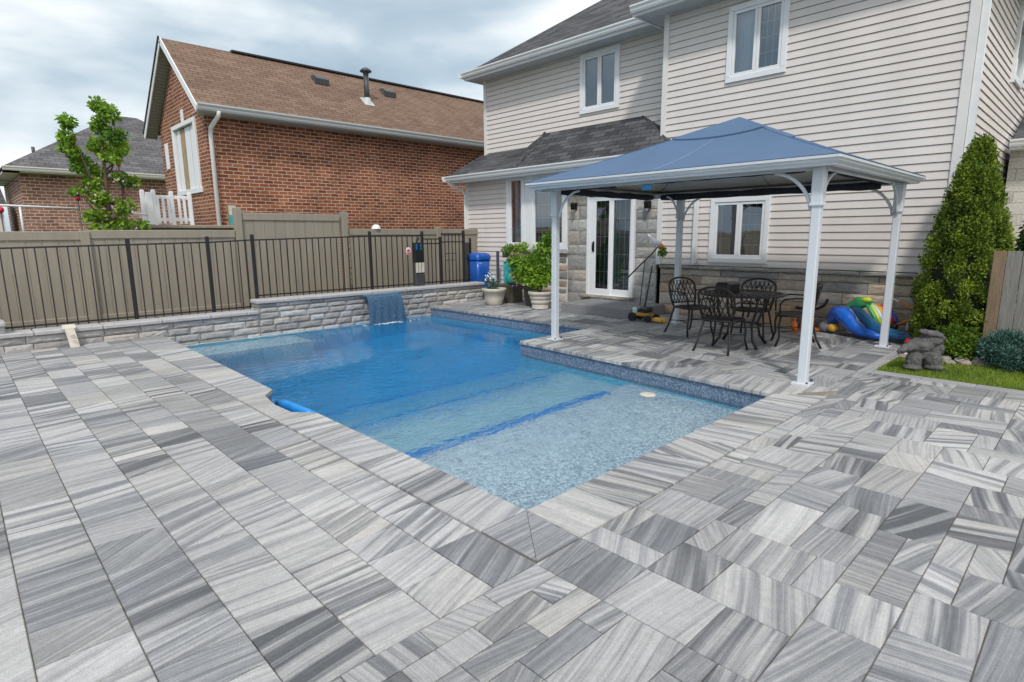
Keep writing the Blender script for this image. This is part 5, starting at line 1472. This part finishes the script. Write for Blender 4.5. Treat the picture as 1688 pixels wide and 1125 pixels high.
for q in range(4):
    s = MB(); s.tube([canopy_pt(q, 0, v, .001) for v in (.0,.1,.2,.3,.4,.5,.6,.69)], .004, 5); s.build('seam', MT['canopy'], can)
# little blue paper tag under the canopy
s = MB(); s.box(6.13, 6.135, 3.93, 4.07, 2.02, 2.09)
tgx = tag(s.build('blue_tag', mat('bright_blue_card', (0.03,0.30,0.62), .5, var=.05)), 'small bright blue tag hanging inside the gazebo eave', 'tag')
s = MB()
for k in range(5):
    yy = 4.055-.026*k
    s.box(6.1275, 6.1295, yy-.012, yy-.008, 2.035, 2.078); s.box(6.1275,6.1295, yy-.018, yy-.006, 2.052+.008*(k%2), 2.057+.008*(k%2))
s.build('marking', MT['paleplastic'], tgx)

# ------------------------------------------------------------------ patio dining set
def make_chair(label):
    e_ = empty('patio_chair', (0,0,0), label, 'chair', 'cast metal chairs round the table')
    s = MB()   # seat: round-cornered ring with cross slats
    ring = []
    for k in range(24):
        a_ = 2*math.pi*k/24; c_, s_ = math.cos(a_), math.sin(a_)
        ring.append((.22*math.copysign(abs(c_)**.6, c_), .23*math.copysign(abs(s_)**.6, s_), .42 - .01*abs(c_)))
    s.tube(ring+[ring[0]], .014, 8, cap=False)
    for k in range(-4, 5):
        y = k*.047; xh = .20 if abs(k) < 4 else .16
        s.obox((-xh, y, .418), (xh, y, .418), (0,.012,0), (0,0,.004))
    for xx in (-.1, 0, .1): s.obox((xx,-.2,.412),(xx,.2,.412),(.012,0,0),(0,0,.004))
    s.build('seat', MT['bronze'], e_)
    # backrest frame, leaning backwards (-x)
    def bk(u, v):   # u -1..1, v 0..1
        wid = .195 + .045*math.sin(math.pi*min(1, v*.8)**.9)
        return Vector((-.21 - .10*v - .03*(1-u*u)*0 + .035*u*u, u*wid, .42 + .42*v))
    out_ = [bk(-1, v) for v in (0,.15,.3,.45,.6,.72)] 
    top = []
    for k in range(1, 12):
        a_ = math.pi*(1-k/12); u = math.cos(a_); v = .72 + .28*math.sin(a_)**.8; top.append(bk(u, v))
    right_ = [bk(1, v) for v in (.72,.6,.45,.3,.15,0)]
    s = MB(); s.tube(out_+top+right_, .015, 8); s.tube([bk(u, .12) for u in (-1,-.5,0,.5,1)], .010, 8)
    s.build('backrest_frame', MT['bronze'], e_)
    s = MB()   # lattice: crossing curves like the openwork casting
    for k in range(-4, 5):
        s.tube([bk(max(-1,min(1,k*.27 + .75*(v-.12))), min(v, .72+.28*math.sqrt(max(0,1-min(1,abs(k*.27+.80*(v-.12)))**2)))-.0) for v in (.12,.3,.5,.7,.9)], .0065, 6)
        s.tube([bk(max(-1,min(1,k*.27 - .75*(v-.12))), min(v, .72+.28*math.sqrt(max(0,1-min(1,abs(k*.27-.80*(v-.12)))**2)))-.0) for v in (.12,.3,.5,.7,.9)], .0065, 6)
    ov = [bk(.28*math.cos(a_), .56+.20*math.sin(a_)) for a_ in [2*math.pi*k/16 for k in range(17)]]
    s.tube(ov, .008, 6, cap=False)
    s.build('lattice', MT['bronze'], e_)
    for sy in (-1, 1):
        s = MB(); s.tube([bk(sy*.98,.52), (-.15, sy*.265, .655), (.02, sy*.275, .66), (.16, sy*.27, .64), (.205, sy*.25, .58), (.20, sy*.225, .43)], .014, 8, flat=.8); s.build('arm', MT['bronze'], e_)
        s = MB(); s.tube([(.18, sy*.19, .41), (.20, sy*.21, .28), (.185, sy*.215, .14), (.225, sy*.235, .012)], [.016,.014,.013,.016], 8); s.ball((.228,sy*.236,.012), (.018,.018,.012), 8, 5); s.build('leg', MT['bronze'], e_)
        s = MB(); s.tube([(-.19, sy*.17, .41), (-.225, sy*.195, .26), (-.26, sy*.215, .12), (-.315, sy*.235, .012)], [.016,.014,.013,.016], 8); s.ball((-.318,sy*.236,.012), (.018,.018,.012), 8, 5); s.build('leg', MT['bronze'], e_)
    s = MB(); s.tube([(.19,-.21,.2),(0,-.17,.22),(-.23,-.2,.2)], .007, 6); s.tube([(.19,.21,.2),(0,.17,.22),(-.23,.2,.2)], .007, 6); s.tube([(0,-.17,.22),(0,.17,.22)], .007, 6); s.build('stretcher', MT['bronze'], e_)
    return e_
TC = (7.62, 3.42)
chair = make_chair('dark metal chair nearest the pool, its lattice back towards the pool')
spots = [((7.12,3.42), R(0), None), ((7.95,4.33), R(-112), 'dark metal chair at the left of the table, nearest the stone wall lamp corner'), ((8.28,3.55), R(188), 'dark metal chair on the far side of the table, before the stone base'), ((8.13,2.92), R(118), 'dark metal chair right of the table, half behind the gazebo post')]
chair.location = (*spots[0][0], 0); chair.rotation_euler.z = spots[0][1]
for (p, rz_, lab) in spots[1:]:
    c_ = copy_tree(chair); c_.location = (*p, 0); c_.rotation_euler.z = rz_; c_['label'] = lab
tb = empty('patio_table', (*TC, 0), 'round dark cast metal patio table under the gazebo', 'table')
s = MB()
s.lathe([(.50,.712),(.535,.716),(.55,.705),(.535,.69),(.50,.692),(.50,.712)], (*TC,0), 40)
for r_ in (.12,.25,.38): s.lathe([(r_,.712),(r_+.016,.712),(r_+.016,.702),(r_,.702),(r_,.712)], (*TC,0), 32, smooth=False)
for k in range(28):
    a_ = 2*math.pi*k/28; c_, s_ = math.cos(a_), math.sin(a_); a2 = a_+.11
    s.obox((TC[0]+.12*c_,TC[1]+.12*s_,.706),(TC[0]+.51*math.cos(a2),TC[1]+.51*math.sin(a2),.706),(-s_*.011,c_*.011,0),(0,0,.004))
s.lathe([(0,.71),(.12,.712),(.12,.70),(0,.70)], (*TC,0), 24)
s.build('tabletop', MT['bronze'], tb)
for k in range(4):
    a_ = math.pi/4 + k*math.pi/2 + .2; c_, s_ = math.cos(a_), math.sin(a_)
    s = MB(); s.tube([(TC[0]+r_*c_, TC[1]+r_*s_, z_) for r_, z_ in ((.36,.69),(.34,.5),(.26,.3),(.30,.12),(.40,.012))], [.02,.018,.017,.018,.022], 8); s.build('leg', MT['bronze'], tb)
s = MB(); s.tube([(TC[0]+.27*math.cos(a_), TC[1]+.27*math.sin(a_), .28) for a_ in [2*math.pi*k/20 for k in range(21)]], .009, 6, cap=False); s.build('ring_brace', MT['bronze'], tb)
s = MB()
s.bbox(7.42, 7.78, 3.52, 3.72, .718, .85, .025)
tag(s.build('black_case', MT['blackmetal']), 'black rounded case lying on the patio table', 'case')

# ------------------------------------------------------------------ pots, bin and plants by the window
def pot(label, c, r, h, m_, name='flower_pot', ribs=0, rim=.07):
    e_ = empty(name, (c[0],c[1],0), label, 'plant pot', None)
    s = MB(); pr = [(0,.004),(r*.62,.004),(r*.66,.02)]
    if ribs:
        for k in range(ribs):
            t0 = k/ribs; rr = lerp(r*.66, r*.92, t0); z0_ = .02+(h-rim-.02)*t0; z1_ = .02+(h-rim-.02)*(t0+.85/ribs); pr += [(rr, z0_), (rr*1.05, (z0_+z1_)/2), (rr*1.05, z1_), (rr*.99, z1_+.01)]
    else: pr += [(r*.80, h*.4), (r*.90, h-rim)]
    pr += [(r*.92, h-rim), (r, h-rim+.005), (r*1.01, h-.01), (r*.98, h), (r*.90, h), (r*.88, h-.05), (0, h-.05)]
    s.lathe([(a, b) for a, b in pr], (c[0],c[1],0.002), 32); s.build('pot_body', m_, e_)
    return e_
p1 = pot('wide cream flower pot at the end of the stone wall', (8.50, 9.35), .265, .36, MT['pot'])
p2 = pot('ribbed white flower pot under the potted vine, beside the gazebo post', (8.66, 8.12), .25, .36, MT['pot'], ribs=3)
p3 = pot('dark mossy pot between the two pale flower pots', (8.95, 8.62), .22, .42, MT['darkpot'])
rg = random.Random(3)
# plants: one in each pot
def stems(mb, c, z0, tips):
    for t_ in tips:
        mb.tube([(c[0],c[1],z0),(lerp(c[0],t_[0],.4),lerp(c[1],t_[1],.4),lerp(z0,t_[2],.6)),t_], [.012,.008,.003], 5)
pe = empty('potted_vine', (8.66, 8.12, .3), 'large bushy bright green plant growing from the ribbed pot', 'plant')
bl = [((8.60,8.35,.85),(.30,.34,.26),3),((8.62,8.15,.65),(.26,.34,.20),2.5),((8.62,8.55,.70),(.22,.26,.22),1.6),((8.70,7.95,.85),(.2,.2,.25),1.2),((8.66,8.05,1.20),(.18,.22,.18),1.1),((8.70,7.92,1.42),(.14,.15,.13),.7),((8.6,8.75,.95),(.2,.2,.16),1.0)]
leaves('foliage', bl, 4300, .062, LM_POT, pe, seed=21, shell=.1, aspect=.8, droop=.4)
s = MB(); stems(s, (8.66,8.12), .3, [b_[0] for b_ in bl]); s.build('stems', MT['bark'], pe)
pe = empty('potted_shrub', (8.95, 8.62, .36), 'dark leafy flowering plant in the mossy pot with pink blooms', 'plant')
bl = [((8.95,8.85,.70),(.22,.28,.22),1),((8.92,9.05,.95),(.18,.22,.2),.8),((8.95,8.6,.62),(.22,.22,.14),.7)]
leaves('foliage', bl, 1500, .06, LM_SHR, pe, seed=22, shell=.1, aspect=.7)
leaves('blooms', [((8.88,9.02,1.02),(.16,.2,.10),1),((8.9,9.1,.6),(.1,.12,.2),.8)], 190, .045, mat('pink_petals', (0.62,0.36,0.50), .6, var=.2), pe, seed=23, shell=.3, aspect=.9)
s = MB(); stems(s, (8.95,8.62), .36, [b_[0] for b_ in bl]); s.build('stems', MT['bark'], pe)
pe = empty('potted_flower', (8.50, 9.35, .32), 'thin blue and white flowering plant in the wide cream pot', 'plant')
leaves('foliage', [((8.5,9.42,.45),(.14,.16,.12),1)], 260, .06, LM_JUN, pe, seed=24, shell=.1)
leaves('blooms', [((8.5,9.45,.55),(.12,.14,.16),1)], 130, .04, mat('pale_petals', (0.70,0.74,0.82), .6, var=.1), pe, seed=25, shell=.2, aspect=.9)
# window box plant
pe = empty('sill_plant', (9.55, 9.95, 1.1), 'low yellow-green plant along the sill of the narrow window', 'plant')
leaves('foliage', [((9.52,9.85,1.16),(.14,.30,.12),1),((9.5,9.5,1.2),(.14,.2,.14),.7)], 900, .06, LM_POT, pe, seed=26, shell=.1)
leaves('blooms', [((9.45,9.6,1.08),(.1,.14,.06),1)], 60, .05, mat('coral_petals', (0.62,0.12,0.08), .6, var=.2), pe, seed=27, shell=.2)
s = MB(); s.bbox(9.45, 9.70, 9.35, 10.1, .98, 1.12, .01); s.build('planter_box', MT['darkpot'], pe)

# turquoise planter with figure
tq = empty('turquoise_planter', (9.2, 9.4, 0), 'turquoise glazed watering jug and panel behind the cream pot', 'planter')
s = MB(); s.bbox(9.12, 9.16, 9.32, 9.72, .42, .93, .01); s.build('panel', MT['turq'], tq)
s = MB(); s.lathe([(0,.0),(.10,.01),(.14,.10),(.12,.2),(.07,.27),(.09,.33),(.08,.33),(.05,.27),(0,.1)], (9.0, 9.32, .42), 20)
s.tube([(9.0,9.22,.50),(9.0,9.10,.60),(9.0,9.16,.72),(9.0,9.27,.70)], .018, 8); s.build('jug', mat('green_glaze', (0.02,0.30,0.24), .2, var=.3), tq)
s = MB(); s.bbox(8.9, 9.25, 9.2, 9.75, .002, .41, .02); s.build('stand', MT['darkpot'], tq)

# blue bin (rounded, domed lid)
bn = empty('blue_bin', (9.15, 10.85, .1), 'glossy blue plastic bin with domed lid beside the house corner', 'bin')
s = MB()
def rrect(cx_, cy_, hw, hd, r_, z, n_=5):
    out_ = []
    for (sx, sy, a0_) in ((1,1,0),(-1,1,90),(-1,-1,180),(1,-1,270)):
        for k in range(n_+1):
            a_ = R(a0_+90*k/n_); out_.append((cx_+sx*(hw-r_)+r_*math.cos(a_), cy_+sy*(hd-r_)+r_*math.sin(a_), z))
    return out_
def loft(mb, rings, smooth=True, captop=True):
    N = len(rings[0]); V = [p for r_ in rings for p in r_]; Fc = []
    for i in range(len(rings)-1):
        for k in range(N): j = (k+1)%N; Fc.append((i*N+k, i*N+j, (i+1)*N+j, (i+1)*N+k))
    if captop: Fc.append(tuple((len(rings)-1)*N+k for k in range(N)))
    mb.faces(V, Fc, smooth=smooth)
bc = (9.27, 10.75)
loft(s, [rrect(*bc,.17,.17,.06,.1), rrect(*bc,.19,.19,.06,.5), rrect(*bc,.215,.215,.06,.93)]); s.build('bin_body', MT['bluebin'], bn)
s = MB(); loft(s, [rrect(*bc,.235,.235,.08,.925), rrect(*bc,.235,.235,.08,.985), rrect(*bc,.22,.22,.09,1.045), rrect(*bc,.17,.17,.09,1.08), rrect(*bc,.08,.08,.06,1.09)]); s.build('lid', MT['bluebin'], bn)
s = MB(); s.bbox(9.47, 9.53, 10.28, 10.34, .0, 1.13, .008); tag(s.build('dark_post', mat('slate_blue_post', (0.06,0.075,0.11), .5, var=.2)), 'slate grey square post standing between blue bin and planter', 'post')

# ------------------------------------------------------------------ toy mower and hanging reel by the step
mo = empty('toy_mower', (8.7, 5.6, 0), 'black and yellow toy mower parked at the end of the step', 'mower')
s = MB(); s.bbox(8.52, 8.72, 5.44, 5.72, .10, .15, .015); s.build('deck', MT['yellowdeck'], mo)
s = MB(); s.bbox(8.55, 8.72, 5.47, 5.68, .17, .25, .03); s.build('motor', MT['blackmetal'], mo)
s = MB(); s.bbox(8.53, 8.60, 5.70, 5.80, .14, .24, .03); s.build('bag', MT['paleplastic'], mo)
for (x, y, r_) in ((8.50,5.76,.075),(8.50,5.44,.06),(8.76,5.76,.075),(8.76,5.44,.06)):
    s = MB(); s.tube([(x-.02,y,r_+.002),(x+.025,y,r_+.002)], r_, 18, smooth=False); s.build('wheel', MT['blackmetal'], mo)
s = MB(); s.tube([(8.66,5.62,.22),(8.74,5.60,.6),(8.8,5.58,.95)], .014, 8); s.build('handle', MT['pipe'], mo)
s = MB(); s.bbox(8.55,8.66,5.22,5.38,.03,.09,.02); s.tube([(8.6,5.2,.05),(8.64,5.2,.05)], .045, 14); tag(s.build('toy_cart', MT['yellow']), 'small yellow toy cart beside the black mower', 'toy')
tm = empty('string_trimmer', (8.9, 5.6, .5), 'curved pole trimmer with white, orange and green tip leaning up the stone wall', 'trimmer')
s = MB(); s.tube([(9.1,6.310,.68),(9.15,6.210,.80),(9.28,6.090,.98),(9.45,5.990,1.15),(9.55,5.950,1.27)], .014, 8); s.tube([(9.32,6.070,1.0),(9.2,6.050,.4),(9.15,6.050,.01)], .010, 8); s.build('pole', MT['pipe'], tm)
s = MB(); s.tube([(9.55,5.900,1.31),(9.52,5.990,1.36),(9.5,6.080,1.44),(9.48,6.130,1.50)], [.058,.05,.035,.008], 10); s.build('white_tip', MT['white'], tm)
s = MB(); s.ball((9.55,5.880,1.28), (.045,.05,.045)); s.build('orange_hub', MT['orange'], tm)
leaves('green_streamer', [((9.58,5.860,1.18),(.05,.07,.10),1)], 130, .06, LM_POT, tm, seed=31, shell=.1)

# ------------------------------------------------------------------ inflatables by the stone base
fb = empty('blue_float', (9.3, 2.5, 0), 'glossy blue inflatable float lying curled against the stone base', 'pool float')
s = MB(); s.tube([(9.55,2.86,.12),(9.5,2.84,.24),(9.45,2.78,.32),(9.38,2.68,.32),(9.33,2.58,.24),(9.28,2.48,.15),(9.24,2.36,.10),(9.2,2.2,.075),(9.2,2.02,.05)], [.05,.09,.11,.115,.11,.09,.075,.055,.02], 14); s.build('tube', MT['floatblue'], fb)
s = MB(); s.tube([(9.46,2.60,.42),(9.42,2.50,.38),(9.36,2.38,.27),(9.3,2.24,.17),(9.27,2.08,.12),(9.24,1.9,.10),(9.2,1.72,.09),(9.17,1.60,.08)], [.03,.06,.085,.085,.08,.075,.06,.02], 14); s.build('tube', MT['floatdeep'], fb)
s = MB(); s.tube([(9.50,2.70,.38),(9.44,2.62,.33),(9.36,2.50,.22),(9.3,2.38,.13),(9.26,2.25,.08)], [.05,.085,.09,.075,.04], 12); s.build('clear_panel', MT['clear'], fb)
s = MB(); s.ball((9.40,2.80,.10), (.05,.075,.06)); s.build('grip', MT['yellow'], fb)
s = MB(); s.ball((9.52,2.93,.09),(.10,.11,.085)); s.build('end_bladder', MT['clear'], fb)
cf = empty('striped_float', (9.6, 2.3, 0), 'green, yellow and red striped inflatable piled on the blue float', 'pool float')
s = MB(); s.tube([(9.58,2.64,.28),(9.55,2.60,.40),(9.55,2.52,.48),(9.55,2.44,.50),(9.55,2.36,.47)], [.07,.095,.095,.08,.05], 12); s.build('green_head', MT['green'], cf)
s = MB(); s.ball((9.50,2.42,.535), (.05,.075,.04)); s.build('yellow_patch', MT['yellowgreen'], cf)
s = MB(); s.tube([(9.52,2.66,.26),(9.5,2.60,.34),(9.48,2.55,.30),(9.45,2.50,.24)], [.05,.075,.07,.03], 12); s.build('teal_neck', MT['tealv'], cf)
cols = [MT['green'], MT['yellowgreen'], MT['paleplastic'], MT['yellow'], MT['orange'], MT['red'], MT['bluebin']]
for k, m_ in enumerate(cols):
    oy = -.045*k
    s = MB(); s.tube([(9.53+.012*k,2.46+oy,.50-.01*k),(9.5+.012*k,2.38+oy,.43-.008*k),(9.46+.012*k,2.30+oy*.9,.32),(9.42+.012*k,2.22+oy*.8,.20)], [.02,.028,.028,.016], 8); s.build('stripe', m_, cf)
s = MB(); s.ball((9.38,2.02,.20), (.05,.06,.045)); s.build('valve', MT['blackmetal'], cf)
# orange and white folding frame
kf = empty('folding_toy', (9.5, 1.8, 0), 'orange and white triangular frame propped between post and arborvitae', 'toy frame')
s = MB(); s.tube([(9.5,2.02,.545),(9.4,1.83,.47),(9.3,1.66,.39)], [.008,.012,.014], 8); s.tube([(9.3,1.66,.385),(9.33,1.82,.33),(9.4,1.96,.25),(9.45,2.08,.2)], [.016,.014,.010,.008], 8); s.build('arm', MT['orange'], kf)
s = MB(); s.tube([(9.55,2.14,.59),(9.5,2.02,.545)], .009, 8); s.tube([(9.45,2.08,.2),(9.3,1.9,.10),(9.2,1.80,.05)], .010, 8); s.tube([(9.36,1.86,.31),(9.36,1.86,.12)], .008, 8); s.build('strut', MT['white'], kf)
s = MB(); s.ball((9.0,1.74,.065), (.062,.062,.06)); tag(s.build('red_ball', MT['red']), 'bright red ball lying behind the stone statue', 'ball')
s = MB(); s.bbox(9.42,9.55,3.10,3.28,.08,.22,.03); s.tube([(9.5,3.3,.03),(9.5,3.0,.03)], .03, 8); tag(s.build('toy_boat', MT['orange']), 'orange plastic toy on the ground behind the patio table', 'toy')
s = MB(); s.bbox(9.45,9.72,3.45,3.95,.01,.34,.01); tag(s.build('storage_carton', MT['bronzeplate']), 'tan carton standing against the stone base behind the table', 'box')
s = MB(); s.lathe([(0,0),(.045,0),(.047,.12),(.04,.15),(.018,.175),(.018,.20),(.022,.20),(.022,.225),(0,.225)], (9.14,3.26,.003), 16); tag(s.build('orange_bottle', MT['orange']), 'upright orange bottle seen through the table legs', 'bottle')
s = MB(); s.tube([(9.55,3.4,.34),(9.5,3.2,.33),(9.45,3.05,.36),(9.4,2.95,.42),(9.38,2.90,.52)], .022, 8); tag(s.build('bent_hose', MT['blackmetal']), 'black bent hose curving beside the stone base behind the post', 'hose')
